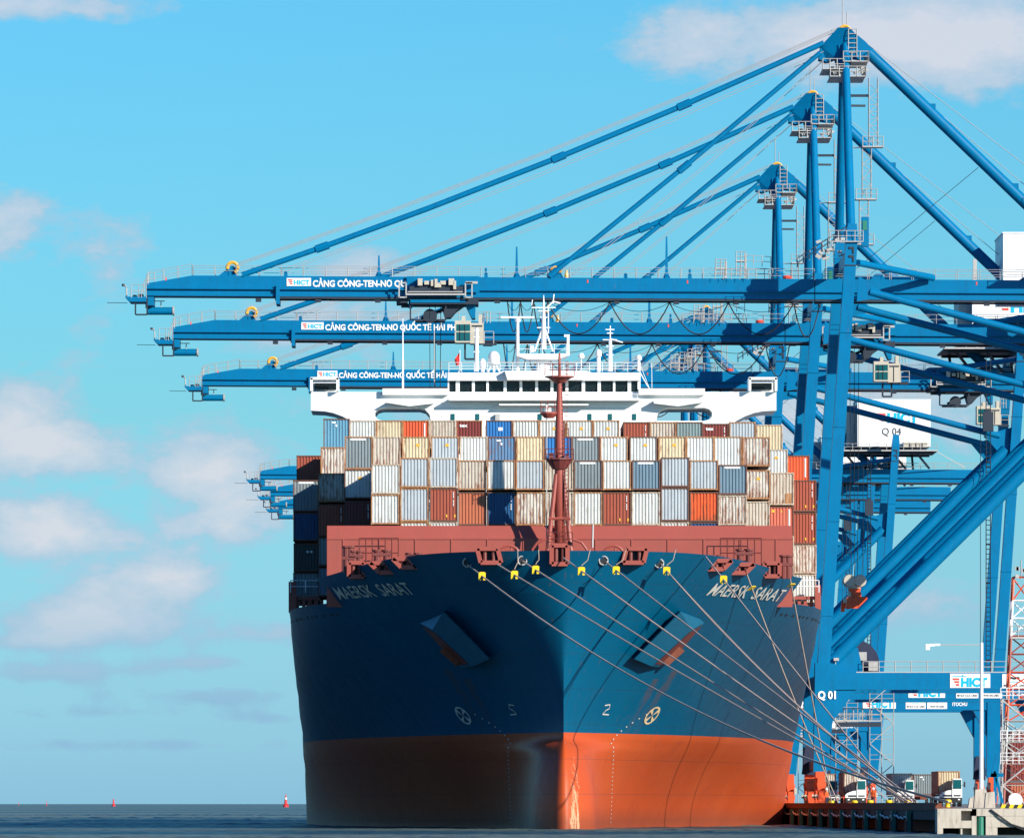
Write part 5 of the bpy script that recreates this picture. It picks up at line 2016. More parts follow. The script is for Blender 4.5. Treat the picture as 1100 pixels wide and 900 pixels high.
def build_trolley():
    """hoist trolley hung on the boom, at its place on the nearest crane"""
    tr = empty('trolley', (C(467, 0).x - 0, CY, 56.0))
    X = lambda p_: C(p_, 0).x
    Z = lambda p_: C(0, p_).z
    m = MB()
    m.box(X(436), X(500), CY - 3.3, CY - 2.7, Z(319.3), Z(317.5))
    m.box(X(438), X(497), CY - 3.2, CY - 2.8, Z(316.2), Z(315.2))
    for a, b2 in ((429, 436.5), (500, 507)):
        for p_ in (a, b2):
            m.beam(R(X(p_), Z(322), -3), R(X(p_), Z(306), -3), .14, .2)
        m.beam(R(X(a), Z(306), -3), R(X(b2), Z(306), -3), .14, .2)
        m.beam(R(X(a), Z(321.5), -3), R(X(b2), Z(321.5), -3), .14, .2)
    m.box(X(500), X(513), CY - 3.1, CY - 2.6, Z(307), Z(304.5))
    fr = m.build('walkway_frame', M['grey'], tr)
    m = MB()
    for a, b2, t_, q in ((449, 454, 301.5, 309), (456, 461, 304, 308), (463, 465.5, 303, 309.5), (467, 470, 302, 311), (473, 479, 304, 308), (482, 488, 301.5, 308.5), (470, 474, 306, 311), (487, 490, 304, 313)):
        m.box(X(a), X(b2), CY - 3.3, CY - 2.1, Z(q), Z(t_))
    m.build('hoist_motor', M['cream'], tr)
    m = MB()
    m.box(X(440), X(498), CY - 2.9, CY - 2.0, Z(315), Z(309.5))
    m.box(X(441), X(514), CY - 2.4, CY + 2.4, Z(328.5), Z(322.6))
    m.box(X(426), X(438), CY - 2.2, CY + 2.2, Z(327), Z(320))
    m.box(X(431), X(440), CY - 1.0, CY + 1.0, Z(330), Z(327))
    for p_ in (441, 479):
        m.beam(R(X(p_), Z(328), -2), R(X(p_), Z(345), -2), .16, .2)
    m.beam(R(X(441), Z(345), -2), R(X(479), Z(345), -2), .16, .2)
    m.box(X(446), X(478), CY - 1, CY + 1.5, Z(346), Z(343.5))
    m.lathe(R(X(462), Z(340), -1.2), [(.75, 0), (.75, .8)], 18, 'Y')
    m.prism([(X(474), Z(328)), (X(500), Z(328)), (X(490), Z(335)), (X(484), Z(342)), (X(478), Z(342))], CY - 1.6, CY + 1.6)
    m.beam(R(X(452), Z(342), 0), R(X(478), Z(332), 0), .3, .4)
    m.build('trolley_frame', M['crane_dark'], tr)
    m = MB()
    m.prism([(X(499), Z(326)), (X(511), Z(326)), (X(510.5), Z(343)), (X(507), Z(343))], CY - 1.4, CY + 1.4)
    m.beam(R(X(441), Z(325), -2.45), R(X(500), Z(325), -2.45), .35, .1)
    m.box(X(439), X(443), CY - 1.6, CY - 1, Z(332), Z(323))
    m.build('cabin_hanger', M['crane'], tr)
    m = MB()
    m.box(X(437), X(515), CY - 2.05, CY - 1.95, Z(315.5), Z(298.2))
    m.build('backing_plate', M['crane'], tr)
    m = MB()
    m.box(X(505), X(519.5), CY - 3.2, CY - .6, Z(371), Z(349))
    m.box(X(496), X(500), CY - 3, CY - 1, Z(350), Z(341.5))
    m.box(X(514), X(518), CY - 3, CY - 1, Z(352), Z(340))
    m.box(X(489), X(506), CY - 3.2, CY - .6, Z(350.5), Z(346.5))
    m.box(X(489), X(506), CY - 3.25, CY - .6, Z(370), Z(368.3))
    m.box(X(488.6), X(490), CY - 3.25, CY - .6, Z(369), Z(346.5))
    m.box(X(489), X(506), CY - 3.25, CY - .6, Z(359), Z(357.8))
    cab = m.build('operator_cabin', M['cream'], tr)
    m = MB()
    m.box(X(490), X(505), CY - 3.18, CY - .7, Z(368.3), Z(350.4))
    m.build('cabin_window', M['glass_teal'], cab)
    m = MB()
    for q_ in (494, 499.5):
        m.box(X(q_) - .03, X(q_) + .03, CY - 3.26, CY - 3.19, Z(368.3), Z(350.4))
    m.box(X(507), X(518), CY - 3.26, CY - 3.2, Z(353), Z(351.5))
    m.box(X(511.5), X(512.3), CY - 3.26, CY - 3.2, Z(370), Z(353))
    m.build('cabin_trim', M['crane_dark'], cab)
    m = MB()
    for a, b2 in (((499.5, 371), (499.5, 387)), ((499.5, 387), (510, 387)), ((510, 371), (510, 387))):
        m.beam(R(X(a[0]), Z(a[1]), -2), R(X(b2[0]), Z(b2[1]), -2), .2, .25)
    m.box(X(519), X(529), CY - 3, CY - 1.5, Z(373), Z(370))
    m.build('cabin_ladder_frame', M['crane_dark'], cab)
    m = MB()
    m.rail([R(X(519.5), Z(349), -3), R(X(526.5), Z(349), -3)], 1.2, .35, .05)
    m.rail([R(X(520), Z(371), -3), R(X(530), Z(371), -3)], 1.3, .9, .05)
    m.build('cabin_railing', M['grey'], cab)
    return tr


def build_spreader(zoff=0.0):
    m = MB()
    cx_ = C(467.5, 0).x
    z0 = 24.8 + zoff
    m.box(cx_ - 1.05, cx_ + 1.05, CY - 6.1, CY + 6.1, z0 + .9, z0 + 1.4)
    m.box(cx_ - .6, cx_ + .6, CY - 4, CY + 4, z0 + 1.3, z0 + 2.0)
    for s_ in (-1, 1):
        m.box(cx_ - 1.2, cx_ + 1.2, CY + s_ * 6.0 - .3, CY + s_ * 6.0 + .3, z0 + .35, z0 + 1.3)
        for q in (-1, 1):
            m.box(cx_ + q * 1.05 - .22, cx_ + q * 1.05 + .22, CY + s_ * 6.0 - .35, CY + s_ * 6.0 + .35, z0 - .05, z0 + .7)
    m.prism([(cx_ - .55, z0 + 1.9), (cx_ + .55, z0 + 1.9), (cx_ + .7, z0 + 2.5), (cx_ - .7, z0 + 2.5)], CY - 1.6, CY + 1.6)
    sp = m.build('spreader', M['orange'], None, origin=(cx_, CY, z0))
    m = MB()
    for q in (-.62, .62):
        m.lathe((cx_ + q, CY - 1.2, z0 + 3.4), [(.66, 0), (.74, .1), (.74, 2.3), (.66, 2.4)], 18, 'Y')
    m.box(cx_ - .7, cx_ + .7, CY - 1, CY + 1, z0 + 2.5, z0 + 3.6)
    o = m.build('headblock', M['cream'], sp)
    m = MB()
    for q in (-1.2, 0, 1.2):
        m.tube((cx_ + q * .35, CY + q, z0 + 3.8), (cx_ + q * .5, CY + q, 56.0), .035, 4)
    m.build('rope', M['black'], sp)
    return sp


crane1 = build_crane()
trolley1 = build_trolley()
RANK = [
    ('Q 01', 1.0, 0.0, 'nearest blue quay crane, with the highest mast and topmost boom'),
    ('Q 02', 0.916, 48.9, 'blue quay crane directly behind the nearest, with the second highest boom'),
    ('Q 03', 0.824, 67.7, 'third blue quay crane, its boom passing just above the white ship bridge'),
    ('Q 04', 0.640, 40.0, 'far blue quay crane whose white machinery house reads Q 04'),
    ('Q 05', 0.607, 40.0, 'far blue quay crane, middle of the three boom tips beside the containers'),
    ('Q 06', 0.582, 40.0, 'farthest blue quay crane, lowest of the three boom tips beside the containers'),
]
cranes = []
for i, (code, ratio, tx, label) in enumerate(RANK):
    c_ = crane1 if i == 0 else copy_tree(crane_src)
    if i == 0:
        crane_src = copy_tree(crane1)
    tr = trolley1 if i == 0 else copy_tree(trolley1)
    if i:
        c_.location.y = CY / ratio
    tr.parent = c_
    tr.location = (C(467, 0).x + tx - 38.0, 0, 56.0 - QZ)
    tag(c_, label, 'crane', 'blue ship-to-shore cranes along the quay')
    cranes.append(c_)
    # its own number on the leg and the machinery house
    oy_ = c_.location.y - CY
    m = MB()
    write_on_plane(m, code, C(878, 0, NEAR).x, CY + oy_ + NEAR - 1.13, C(0, 750.3, NEAR).z, .78, 1.9, .04)
    m.build('leg_number', M['text_white'], c_)
    house = [o for o in c_.children if o.name.startswith('machinery_house')][0]
    m = MB()
    write_on_plane(m, code, 70.3, CY + oy_ - 7.07, 63.6, 1.2, 3.2, .0)
    m.build('house_number', M['text_black'], house)
for o in [crane_src] + list(crane_src.children_recursive):
    bpy.data.objects.remove(o)
h2 = [o for o in cranes[1].children if o.name.startswith('machinery_house')][0]
h2.location = (-3.1, 0, -1.0)
m = MB()
for y_ in (-3, 3):
    m.box(74.5, 76.5, cranes[1].location.y + y_ - .6, cranes[1].location.y + y_ + .6, 58.3, 60.8)
m.build('house_pedestal', M['crane_dark'], cranes[1])
for o in list(h2.children):
    if o.name.startswith(('louvre', 'house_underframe', 'handrail')):
        bpy.data.objects.remove(o)
SPG = 'lifting spreaders hanging from the cranes'
for i, (dx, zoff, lab) in ((1, (48.9, 0, 'orange spreader with twin cream sheaves hanging before the thick blue diagonal braces')),
                           (0, (0.0, -2.0, 'orange spreader of the nearest crane, lowered behind the bridge of the ship'))):
    sp = build_spreader(zoff)
    sp.location.x += dx
    sp.location.y = cranes[i].location.y
    if i == 1:
        tag(sp, lab, 'spreader', SPG)
    else:
        tag(sp, lab, 'spreader', SPG)

# ------------------------------------------------------------------ quay
QX = 32.3
def asphalt():
    m, N, b = new_mat('quay_apron_concrete')
    tc = N.n('ShaderNodeTexCoord').outputs['Object']
    nz = N.noise(tc, .4, 6, .6)
    N.l(N.mix(nz, (0.16, 0.15, 0.14), (0.30, 0.28, 0.26)), b.inputs['Base Color'])
    b.inputs['Roughness'].default_value = .9
    return m


m = MB()
m.box(QX + .35, 700, 505, 2600, 1.0, QZ)
tag(m.build('quay_ground', asphalt()), kind='structure')
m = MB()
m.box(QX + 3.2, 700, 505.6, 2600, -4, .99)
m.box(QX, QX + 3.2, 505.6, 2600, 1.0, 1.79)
qw = m.build('quay_wall', M['shade_concrete'])  # shade between the posts is put into the wall colour
tag(qw, 'quay wall under the crane rails, coloured near black as shade behind its fender posts', 'quay wall')
# fender posts along the face
fp = None
FPG = 'fender posts along the quay edge'
for i in range(15):
    y = 533 + 18.75 * i
    px = VX + F * QX / y
    if i == 0:
        root = empty('fender_post', (QX, y, 0))
        m = MB()
        m.box(QX - .42, QX - .12, y - .6, y + .6, -.6, 1.62)
        m.build('post', M['post_green'], root)
        m = MB()
        m.box(QX - .12, QX + .02, y - .45, y + .45, .2, 1.4)
        m.build('rubber_pad', M['black'], root)
        m = MB()
        m.box(QX - .50, QX - .421, y - .5, y + .5, -.6, .9)
        m.build('wear_plate', M['rust'], root)
        fp = root
        o = root
    else:
        o = copy_tree(fp)
        o.location.y = y
    tag(o, f'green fender post on the quay face, {ORD[i]} counted from the pale concrete corner', 'fender post', FPG)
m = MB()
m.box(QX - .1, QX + .34, 505.2, 1100, QZ - .12, QZ + .36)
m.box(QX - .12, QX - .02, 505.2, 1100, QZ + .3, QZ + .38)
tag(m.build('kerb_beam', M['rust']), 'long rusty brown steel kerb along the top edge of the quay', 'kerb beam')
# black slings sagging between the posts
m = MB()
for i in range(14):
    y0 = 533 + 18.75 * i
    m.path([(QX - .2, y0 + 18.75 * k_ / 12, 1.35 - .28 * (1 - (k_ / 6 - 1) ** 2) + .07 * sin(k_ * 2.1 + i)) for k_ in range(13)], .07, 4)
tag(m.build('mooring_chain', M['text_white']), 'pale rope slung in sags between the fender posts', 'chain')
# concrete end of the quay facing us
m = MB()
x0, x1 = QX, 60.0
YE = 503.0
zz = lambda py: (VY - py) * YE / F + CZ
xx = lambda px: (px - VX) * YE / F
m.box(xx(1007), xx(1032.5), YE, 505.5, zz(889), zz(868.2))
m.box(xx(1007), xx(1013), YE + .01, 505.5, -1, zz(889))
m.box(xx(1033.5), xx(1043.5), YE + .9, 505.5, -1, zz(868.2))
m.box(xx(1032.5), xx(1044), YE, 505.5, zz(870.5), zz(868.0))
m.box(xx(1032.5), xx(1046), YE + .02, 505.5, zz(889), zz(881))
m.box(xx(1044), xx(1049), YE, 505.5, -1, zz(868.2))
m.box(xx(1044), xx(1150), YE, 505.5, zz(876), zz(868.3))
m.box(xx(1059), xx(1150), YE + .03, 505.5, zz(888), zz(876))
m.box(xx(1059), xx(1071.5), YE + .05, 505.5, -1, zz(888))
m.box(xx(1032), xx(1034), YE + .1, 505.5, -1, zz(889))
m.box(xx(1150), xx(1700), YE + .01, 505.5, -1, zz(868.2))
qe = m.build('concrete_quay_end', M['concrete'])
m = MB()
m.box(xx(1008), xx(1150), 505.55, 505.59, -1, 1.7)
m.build('recess_shade_sheet', M['shade_concrete'], qe)  # dark sheet added to paint the shade inside the openings
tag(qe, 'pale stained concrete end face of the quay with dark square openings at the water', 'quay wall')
m = MB()
m.tube((xx(1054), YE + .35, -1), (xx(1054), YE + .35, zz(876.3)), .26, 12)
tag(m.build('mooring_pile', M['green']), 'bright green steel pile standing in the recess of the concrete quay end', 'pile')
# black fender hoses draped on the corner
m = MB()
m.path([(xx(1064), YE - .1, zz(869)), (xx(1076), YE - .15, zz(878)), (xx(1086), YE - .12, zz(885)), (xx(1100), YE - .1, zz(889.5))], .07, 6)
m.path([(xx(1064), YE - .1, zz(869)), (xx(1078), YE - .15, zz(880)), (xx(1092), YE - .12, zz(888)), (xx(1112), YE - .1, zz(896))], .05, 6)
tag(m.build('slack_hose', M['black']), 'black hose drooping diagonally down the concrete quay end', 'hose')
# striped barrier
br = empty('striped_barrier', (xx(1088), 506.0, QZ), 'low barrier with yellow and black slanted stripes on the corner of the quay', 'barrier')
for i in range(9):
    a = xx(1078) + i * .28
    m = MB()
    m.prism([(a, QZ), (a + .28, QZ), (a + .40, QZ + .26), (a + .12, QZ + .26)], 505.8, 506.1)
    m.build('stripe', M['yellow'] if i % 2 == 0 else M['black'], br)
# concrete blocks
for px, w_, h_, d, lab in ((1052, .9, 1.45, 556, 'rough concrete block behind the foot of the white lamp post'), (1063, .8, 1.2, 545, 'rough concrete block landward of the white lamp post'), (1046, .9, .8, 565, 'low rough concrete block on the water side of the white lamp post')):
    x = (px - VX) * d / F
    m = MB()
    m.prism([(x - w_ * .5, QZ), (x + w_ * .5, QZ), (x + w_ * .42, QZ + h_), (x - w_ * .36, QZ + h_ * .93)], d - .5, d + .5)
    tag(m.build('concrete_block', M['concrete'], origin=(x, d, QZ)), lab, 'concrete block', 'concrete blocks on the quay corner')
# lamp post
d = 560.0
lp = empty('lamp_post', ((1054 - VX) * d / F, d, QZ), 'slim white lamp post with a long horizontal arm reaching over the quay', 'lamp post')
m = MB()
b_ = P(1054, 866, d)
t_ = P(1054.5, 690, d)
m.tube((b_.x, d, QZ), t_, .17, 10, .12)
m.box(b_.x - .35, b_.x + .35, d - .3, d + .3, QZ, QZ + .3)
m.build('pole', M['white'], lp)
m = MB()
m.tube(P(1054, 692.5, d), P(997, 692.5, d), .04, 6)
m.build('arm', M['grey'], lp)
m = MB()
a = P(997, 692.5, d)
m.box(a.x - .2, a.x + .12, d - .25, d + .1, a.z - .38, a.z + .06)
m.box(a.x + .12, a.x + .5, d - .15, d + .1, a.z - .1, a.z + .08)
m.box(a.x + .5, a.x + .9, d - .05, d + .05, a.z - .06, a.z + .1)
m.build('lamp_head', M['white'], lp)
# yellow bollards on the kerb
bol = None
for i, px in enumerate((893, 918, 935, 955, 975, 1018)):
    d = F * (QX + .9) / (px - VX)
    if bol is None:
        bol = empty('bollard', (QX + .9, d, QZ))
        m = MB()
        m.lathe((QX + .9, d, QZ), [(.24, 0), (.17, .1), (.16, .34), (.26, .4), (.27, .52), (.18, .6)], 14)
        m.build('post', M['yellow'], bol, smooth=True)
        m = MB()
        m.box(QX + .45, QX + 1.35, d - .45, d + .45, QZ, QZ + .07)
        m.build('base_plate', M['rust'], bol)
        o = bol
    else:
        o = copy_tree(bol)
        o.location.y = d
    where = ['nearest the ship', 'second from the ship', 'third from the ship', 'fourth from the ship', 'where most of the mooring lines end', 'by the concrete corner'][i]
    tag(o, f'yellow mooring bollard on the quay edge, the one {where}', 'bollard', 'yellow mooring bollards')

# ------------------------------------------------------------------ mooring lines with yellow rat guards
RG = 'yellow rat guards on the mooring lines'
lines = [  # start pixel on hull, distance of start, guard at fraction, end pixel, end distance, sag, start name
    ((503, 605), -1, (517, 612.5), 1019, 503, 2.5, 'the small port fairlead farthest from the stem'),
    ((530, 602), -1, (553, 617), 976, 552, .25, 'the port side box fairlead'),
    ((562, 602), -1, (575.5, 611.5), 972, 556, .12, 'the port side round fairlead'),
    ((605, 599), 1, (624, 609.5), 975, 553, .1, 'the red box fairlead under the mast'),
    ((650, 603), 1, (662.5, 615), 985, 544, .05, 'the first round fairlead starboard of the mast'),
    ((709, 605), 1, (716, 614.5), 980, 548, 1.0, 'the small round fairlead on the starboard bow'),
    ((757, 597), 1, (777.5, 618), 966, 562, .05, 'the bulwark edge before the name'),
    ((797, 605), 1, (807.5, 640), 900, 653, .6, 'the slanting opening above the name'),
    ((844, 604), 1, (850, 636), 893, 663, .1, 'the open corner of the bulwark'),
]
for i, ((sx_, sy_), side, (gx, gy), ex, ed, sag, nm) in enumerate(lines):
    if abs(sx_ - 604) < 6:
        a = P(sx_, sy_, SY - 4.6)
    else:
        try:
            a = hull_pt(sx_, sy_, side, .15)
        except ValueError:
            a = P(sx_, sy_, SY + 8)
    b2 = P(ex, 862.5, ed)
    b2.z = QZ + .45
    pts = [a.lerp(b2, t / 24) - Vector((0, 0, sag * 4 * (t / 24) * (1 - t / 24))) for t in range(25)]
    m = MB()
    m.path(pts, .062, 6)
    if i in (0, 1, 3, 5):
        m.path([p_ + Vector((.22, 0, -.12)) * min(1, k_ / 5) for k_, p_ in enumerate(pts)], .055, 6)
    o = m.build('mooring_line', M['rope'], origin=tuple(a))
    tag(o, f'pale mooring line from {nm} to the quay', 'mooring line', 'mooring lines of the ship')
    # guard: notched yellow plate threaded on the line where the photo shows it
    best = min(range(241), key=lambda k_: abs((a.lerp(b2, k_ / 240)).x / (a.lerp(b2, k_ / 240)).y * F + VX - gx))
    t = best / 240
    g = a.lerp(b2, t) - Vector((0, 0, sag * 4 * t * (1 - t)))
    dirv = (b2 - a).normalized()
    m = MB()
    n = Vector((dirv.x, dirv.y - 1.0, dirv.z)).normalized()
    u = Vector((0, 0, 1)).cross(n).normalized()
    v = n.cross(u)
    hw, hh = .29, .34
    out_ = [(-hw, -hh), (-.09, -hh), (-.09, .05), (.09, .05), (.09, -hh), (hw, -hh), (hw, hh * .8), (hw * .6, hh), (-hw * .6, hh), (-hw, hh * .8)]
    n_ = len(out_)
    vs_ = [g + u * x + v * y + n * s_ for s_ in (-.03, .03) for x, y in out_]
    m.add(vs_, [tuple(range(n_)), tuple(range(2 * n_ - 1, n_ - 1, -1))] + [(k_, k_ + n_, (k_ + 1) % n_ + n_, (k_ + 1) % n_) for k_ in range(n_)])
    o = m.build('rat_guard', M['yellow_bright'] if 'yellow_bright' in M else M['yellow'], origin=tuple(g))
    tag(o, f'yellow rat guard on the line from {nm}', 'rat guard', RG)
    if i in (1, 2, 3, 4, 5):
        m = MB()
        top_ = P(gx + (3 if i < 3 else 10), 590, g.y)
        m.path([g + Vector((0, 0, .45)), g.lerp(top_, .5) + Vector((.15, 0, 0)), top_], .035, 4)
        tag(m.build('guard_lanyard', M['rope'], origin=tuple(g)), f'thin lanyard of the rat guard by {nm}', 'lanyard', 'lanyards of the rat guards')

# ------------------------------------------------------------------ terminal tractors with containers
def build_tractor():
    x, y, z = 0.0, 0.0, 0.0
    root = empty('terminal_tractor', (0, 0, 0))
    m = MB()
    m.prism([(.12, 1.0), (1.22, 1.0), (1.22, 2.35), (1.18, 3.05), (.22, 3.05), (.12, 2.3)], -.1, 1.6)
    m.box(.16, 1.2, -.12, 1.62, 3.05, 3.12)
    cab = m.build('cab', M['white'], root)
    m = MB()
    m.prism([(.2, 1.98), (1.14, 1.98), (1.12, 2.98), (.24, 2.98)], -.14, -.1)
    m.build('windscreen', M['glass_teal'], cab)
    m = MB()
    m.box(-.02, .0, 0, 0, 0, 0) if False else None
    m.tube((1.25, -.2, 2.4), (1.45, -.2, 2.4), .03, 4)
    m.box(1.38, 1.56, -.26, -.2, 2.15, 2.75)
    m.build('mirror', M['black'], cab)
    m = MB()
    m.prism([(-1.22, 1.0), (.14, 1.0), (.14, 1.85), (-.35, 1.8), (-1.0, 1.55), (-1.22, 1.35)], .0, 1.7)
    m.build('engine_hood', M['white'], root)
    m = MB()
    m.box(-1.2, 1.2, -.25, .2, .45, .98)
    m.box(-.45, .45, .2, 13.5, .75, 1.1)
    m.build('chassis', M['black'], root)
    m = MB()
    m.box(-.9, .05, -.03, -.01, 1.12, 1.32)
    m.box(.3, 1.05, -.14, -.11, 1.15, 1.3)
    m.build('grille', M['crane_dark'], root)
    m = MB()
    for s_ in (-.95, .75):
        m.box(s_, s_ + .22, -.28, -.24, .72, .86)
    m.build('headlight', M['text_white'], root)
    for xx_ in (-1.05, 1.05):
        for yy_ in (.6, 3.2, 10.6, 11.8):
            m = MB()
            m.lathe((xx_, yy_, .5), [(.3, -.16), (.5, -.14), (.5, .14), (.3, .16)], 16, 'X')
            m.build('wheel', M['black'], root)
    m = MB()
    m.box(-1.2, 1.2, 1.9, 13.9, 1.15, 1.35)
    m.build('trailer_bed', M['rust'], root)
    return root


proto = build_tractor()
TG = 'white cab terminal tractors on the quay apron'
trucks = [  # cab right edge px, distance, container paint, marks, label words, container label
    (930.5, 872, 'white_rust', 'dark', 'white cab yard tractor parked beside the nearest crane leg', 'pale ribbed container on the trailer of the tractor beside the crane leg', 5.5),
    (982, 890, 'lgrey', 'pale', 'white cab yard tractor partly hidden by the mooring lines ending on the quay', 'grey ribbed container on the trailer behind the mooring line bollards', 4.0),
    (1033.5, 830, 'cream', 'rusty', 'white cab yard tractor nearest to the slim lamp post', 'cream container with rusty posts on the trailer nearest to the lamp post', 3.5),
    (900, 905, 'tan', 'rusty', 'yard tractor half hidden behind the orange crane bogies', 'ochre beige container half hidden behind the orange crane bogies', 4.0),
]
for i, (px, d, ck, fk, lab, clab, cy_) in enumerate(trucks):
    o = proto if i == 0 else copy_tree(proto)
    x = (px - VX) * d / F - 1.22
    o.location = (x, d, QZ)
    tag(o, lab, 'truck', TG)
    container(x - .1, d + 2.0, QZ + 1.36 + 2.59, 2.59, ck, fk, clab, 'containers on trailers', '', jit=False)
# loose trailer load: dark container between the tractors
d = 918
container((992 - VX) * d / F, d, QZ + 1.36 + 2.59, 2.59, 'grey', 'dark', 'dark grey container standing between two tractors behind the quay edge', 'containers on trailers', 'badge', jit=False)
m = MB()
xq = (992 - VX) * d / F
m.box(xq - 1.2, xq + 1.2, d, d + 12.2, QZ + 1.15, QZ + 1.35)
m.box(xq - .4, xq + .4, d, d + 12, QZ + .8, QZ + 1.15)
tr_ = m.build('trailer', M['rust'], origin=(xq, d, QZ))
tag(tr_, 'low rusty trailer under the dark grey container between two tractors', 'trailer')
for yy_ in (1.0, 9, 10.3):
    for s_ in (-1, 1):
        m = MB()
        m.lathe((xq + s_ * 1.0, d + yy_, QZ + .5), [(.3, -.16), (.5, -.14), (.5, .14), (.3, .16)], 14, 'X')
        m.build('wheel', M['black'], tr_)
# yard stack at the frame's edge
for i, (zt_, ck, lab) in enumerate(((QZ + 2.59 * 3 + .1, 'maroon', 'maroon container topmost of the shaded yard stack at the edge of the view'), (QZ + 2.59 * 2 + .05, 'maroon', 'maroon container in the middle of the shaded yard stack'), (QZ + 2.59, 'obrown', 'orange brown container at the bottom of the shaded yard stack'))):
    container((1098 - VX) * 780 / F, 780, zt_, 2.59, ck, 'dark', lab, 'containers in the yard stack', jit=False)
    container((1125 - VX) * 780 / F, 780.3, zt_, 2.59, 'dblue' if i == 1 else ck, 'dark', lab.replace('yard stack', 'second yard stack behind it'), 'containers in the yard stack', jit=False) if False else None
# cable drum
d = 640
c_ = P(1091, 858, d)
m = MB()
m.lathe((c_.x, d, QZ + .62), [(.6, 0), (.6, .08), (.3, .08), (.3, .7), (.6, .7), (.6, .78)], 24, 'Y')
tag(m.build('cable_drum', M['white'], origin=(c_.x, d, QZ)), 'round white cable drum standing on edge by the striped barrier', 'drum')
# blue mobile stair frame
m = MB()
d = 700
for a, b2 in ((1069, 862, ), ):
    pass
for (ax, ay), (bx, by), w_ in (((1069, 862), (1069, 828), .3), ((1077, 862), (1070, 835), .25), ((1060, 832), (1078, 832), .35), ((1066, 834), (1072, 810), .4)):
    m.beam(P(ax, ay + .3, d), P(bx, by, d), w_, .3)
tag(m.build('blue_prop', M['crane'], origin=tuple(P(1069, 863, d))), 'blue steel prop frame leaning beside the orange bogies near the lamp post', 'prop')


# red and white lattice mast and scaffold stair at the edge
def lattice(m, x0, x1, y0, y1, z0, z1, r, step, taper=0.0):
    k_ = max(1, round((z1 - z0) / step))
    for i in range(k_):
        za, zb_ = z0 + (z1 - z0) * i / k_, z0 + (z1 - z0) * (i + 1) / k_
        ta, tb_ = taper * i / k_, taper * (i + 1) / k_
        ca = [(x0 + ta, y0 + ta, za), (x1 - ta, y0 + ta, za), (x1 - ta, y1 - ta, za), (x0 + ta, y1 - ta, za)]
        cb = [(x0 + tb_, y0 + tb_, zb_), (x1 - tb_, y0 + tb_, zb_), (x1 - tb_, y1 - tb_, zb_), (x0 + tb_, y1 - tb_, zb_)]
        for j in range(4):
            j2 = (j + 1) % 4
            m.tube(ca[j], cb[j], r, 5)
            m.tube(ca[j], cb[j2], r * .6, 4)
            m.tube(cb[j], cb[j2], r * .6, 4)


d = 760.0
xm = (1097 - VX) * d / F
mast = empty('lattice_mast', (xm, d, QZ), 'red and white banded lattice mast rising at the landward edge behind the cranes', 'lattice mast')
bands = [(QZ, 6.5, 'oxide'), (6.5, 10.5, 'grey'), (10.5, 15.5, 'orange'), (15.5, 19.2, 'oxide'), (19.2, 22.8, 'text_white'), (22.8, 25.2, 'orange')]
for z0, z1, mk in bands:
    m = MB()
    w_ = 1.9 - (z0 - QZ) / 24 * 1.1
    w1_ = 1.9 - (z1 - QZ) / 24 * 1.1
    lattice(m, xm - w_, xm + w_, d - w_, d + w_, z0, z1, .12, 1.9, (w_ - w1_))
    m.build('mast_section', M[mk], mast)
m = MB()
m.box(xm - 1.2, xm + 1.2, d - 1.2, d + 1.2, 18.9, 19.1)
m.rail([(xm - 1.2, d - 1.2, 19.1), (xm + 1.2, d - 1.2, 19.1)], 1.1, .8, .05)
for i in range(6):
    a = Vector((xm - .8 + random.random() * 1.4, d - 1, 25.0 + random.random() * .9))
    m.box(a.x, a.x + .35, d - 1.2, d - .8, a.z, a.z + .4)
m.tube((xm, d, 25), (xm, d, 27), .06, 4)
m.build('platform', M['grey'], mast)
d = 735.0
xs_ = (1087 - VX) * d / F
st = empty('scaffold_stair', (xs_, d, QZ), 'grey scaffold stair tower in front of the dark yard stack', 'stair tower')
m = MB()
lattice(m, xs_ - 1.0, xs_ + 1.6, d - 1, d + 1, QZ, 12.4, .07, 2.0)
for i in range(5):
    z = QZ + i * 2.1
    a, b2 = (-1, 1.6) if i % 2 else (1.6, -1)
    m.beam((xs_ + a, d - .6, z), (xs_ + b2, d - .6, z + 2.1), .14, .8)
m.build('tower_frame', M['grey'], st)
m = MB()
for z in (6.0, 8.2, 12.4):
    m.rail([(xs_ - 1.2, d - 1.1, z), (xs_ + 1.8, d - 1.1, z)], 1.1, .6, .05, 3)
m.build('handrail', M['white'], st)

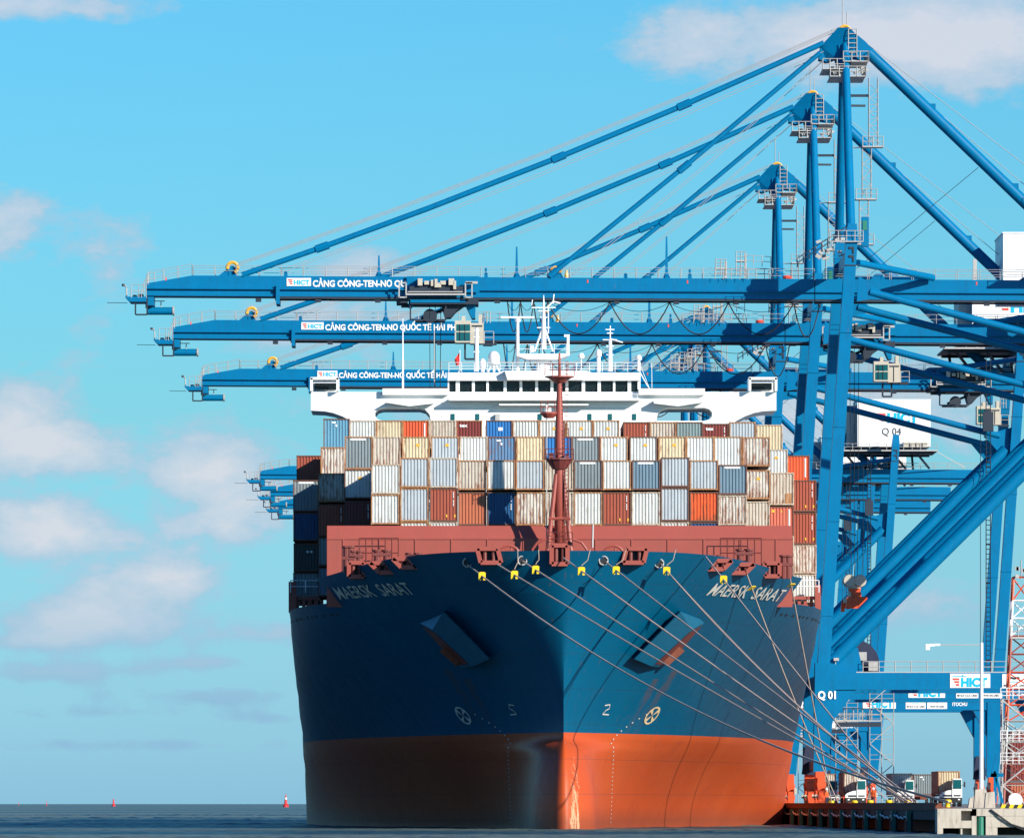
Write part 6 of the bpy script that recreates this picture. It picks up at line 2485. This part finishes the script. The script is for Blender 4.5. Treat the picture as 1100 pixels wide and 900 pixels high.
# ------------------------------------------------------------------ people
def build_person(name, loc, mat_body, label, lean=0.0, arms=0.3, facing=0.0):
    me = bpy.data.meshes.new(name)
    J = [(0, 0, .95), (0, 0, 1.15), (0, 0, 1.38), (0, 0, 1.50), (0, -.01, 1.60), (0, -.01, 1.70),
         (.19, 0, 1.40), (.19 + arms * .35, -.02, 1.13), (.17 + arms * .3, -.2 * arms - .05, .90), (-.19, 0, 1.40), (-.27, .0, 1.13), (-.27, -.08, .90),
         (.10, 0, .90), (.13, -.02, .50), (.14, .02, .10), (.14, -.12, .04), (-.10, 0, .90), (-.14, .02, .50), (-.16, .06, .10), (-.16, -.08, .04)]
    E = [(0, 1), (1, 2), (2, 3), (3, 4), (4, 5), (2, 6), (6, 7), (7, 8), (2, 9), (9, 10), (10, 11), (0, 12), (12, 13), (13, 14), (14, 15), (0, 16), (16, 17), (17, 18), (18, 19)]
    Rr = [.15, .15, .16, .06, .095, .09, .075, .055, .035, .075, .055, .035, .10, .07, .05, .045, .10, .07, .05, .045]
    me.from_pydata(J, E, [])
    ob = bpy.data.objects.new(name, me)
    COL.objects.link(ob)
    sk = ob.modifiers.new('skin', 'SKIN')
    for v_, r_ in zip(me.skin_vertices[0].data, Rr):
        v_.radius = (r_, r_ * .8)
    me.skin_vertices[0].data[0].use_root = True
    sb = ob.modifiers.new('sub', 'SUBSURF')
    sb.levels = sb.render_levels = 1
    dg = bpy.context.evaluated_depsgraph_get()
    me2 = bpy.data.meshes.new_from_object(ob.evaluated_get(dg))
    bpy.data.objects.remove(ob)
    ob = bpy.data.objects.new(name, me2)
    COL.objects.link(ob)
    me2.materials.clear()
    me2.materials.append(mat_body)
    ob.location = loc
    ob.rotation_euler = (0, 0, facing)
    tag(ob, label, 'person', 'dock workers on the quay')
    h_ = MB()
    h_.lathe((loc[0], loc[1], loc[2] + 1.67), [(.14, 0), (.14, .06), (.10, .14), (.03, .17)], 10)
    v_ = MB()
    hd = h_.build('helmet', M['text_white'], None)
    for me_ in (hd.data,):
        for vv in me_.vertices:
            vv.co -= Vector(loc)
    hd.parent = ob
    return ob


def worker_mat():
    m, N, b = new_mat('worker_clothes')
    tc = N.n('ShaderNodeTexCoord').outputs['Object']
    sp = N.n('ShaderNodeSeparateXYZ')
    N.l(tc, sp.inputs[0])
    c = N.ramp(N.m('DIVIDE', sp.outputs[2], 2.0, clamp=True), [(0.0, (0.02, 0.025, 0.05)), (.46, (0.02, 0.025, 0.06)), (.47, (0.75, 0.12, 0.02)), (.755, (0.75, 0.12, 0.02)), (.765, (.35, .2, .13)), (1.0, (.35, .2, .13))], 'CONSTANT')
    N.l(c, b.inputs['Base Color'])
    b.inputs['Roughness'].default_value = .8
    return m


WM = worker_mat()
for px, d, lab, fc in ((1003, 845, 'worker in an orange vest and white helmet standing between the trailers', .3), (938, 700, 'worker in an orange vest standing beside the mooring line bollards', -.6), (888, 735, 'worker in an orange vest beside the wheels of the nearest crane', 1.0)):
    build_person('person', ((px - VX) * d / F, d, QZ), WM, lab, facing=fc)

# ------------------------------------------------------------------ buoys on the horizon
for px, d, s, lab in ((307, 4800, 1.0, 'red channel buoy with a white banded top, nearest to the ship'), (122, 6400, .85, 'small plain red channel buoy halfway to the edge of the view'), (50, 7600, .7, 'tiny red channel marker farthest from the ship'), (20, 9000, .6, 'faint thin channel marker at the far edge of the horizon')):
    x = (px - VX) * d / F
    root = empty('channel_buoy', (x, d, 0), lab, 'buoy', 'channel buoys on the horizon')
    m = MB()
    w_ = 1.9 if px > 100 else .8
    m.lathe((x, d, 0), [(w_ * s, -.5), (w_ * s, 1.2 * s), (w_ * .55 * s, 2.2 * s), (w_ * .42 * s, 5.0 * s)], 12)
    m.build('body', M['red'], root)
    m = MB()
    m.lathe((x, d, 5.0 * s), [(w_ * .42 * s, 0), (w_ * .36 * s, 1.2 * s)], 12)
    m.build('band', M['text_white'] if px == 307 else M['red'], root)
    m = MB()
    m.lathe((x, d, 6.2 * s), [(w_ * .36 * s, 0), (w_ * .2 * s, 1.2 * s), (.1 * s, 1.4 * s), (.1 * s, 2.6 * s)], 10)
    m.build('top_mark', M['red'], root)
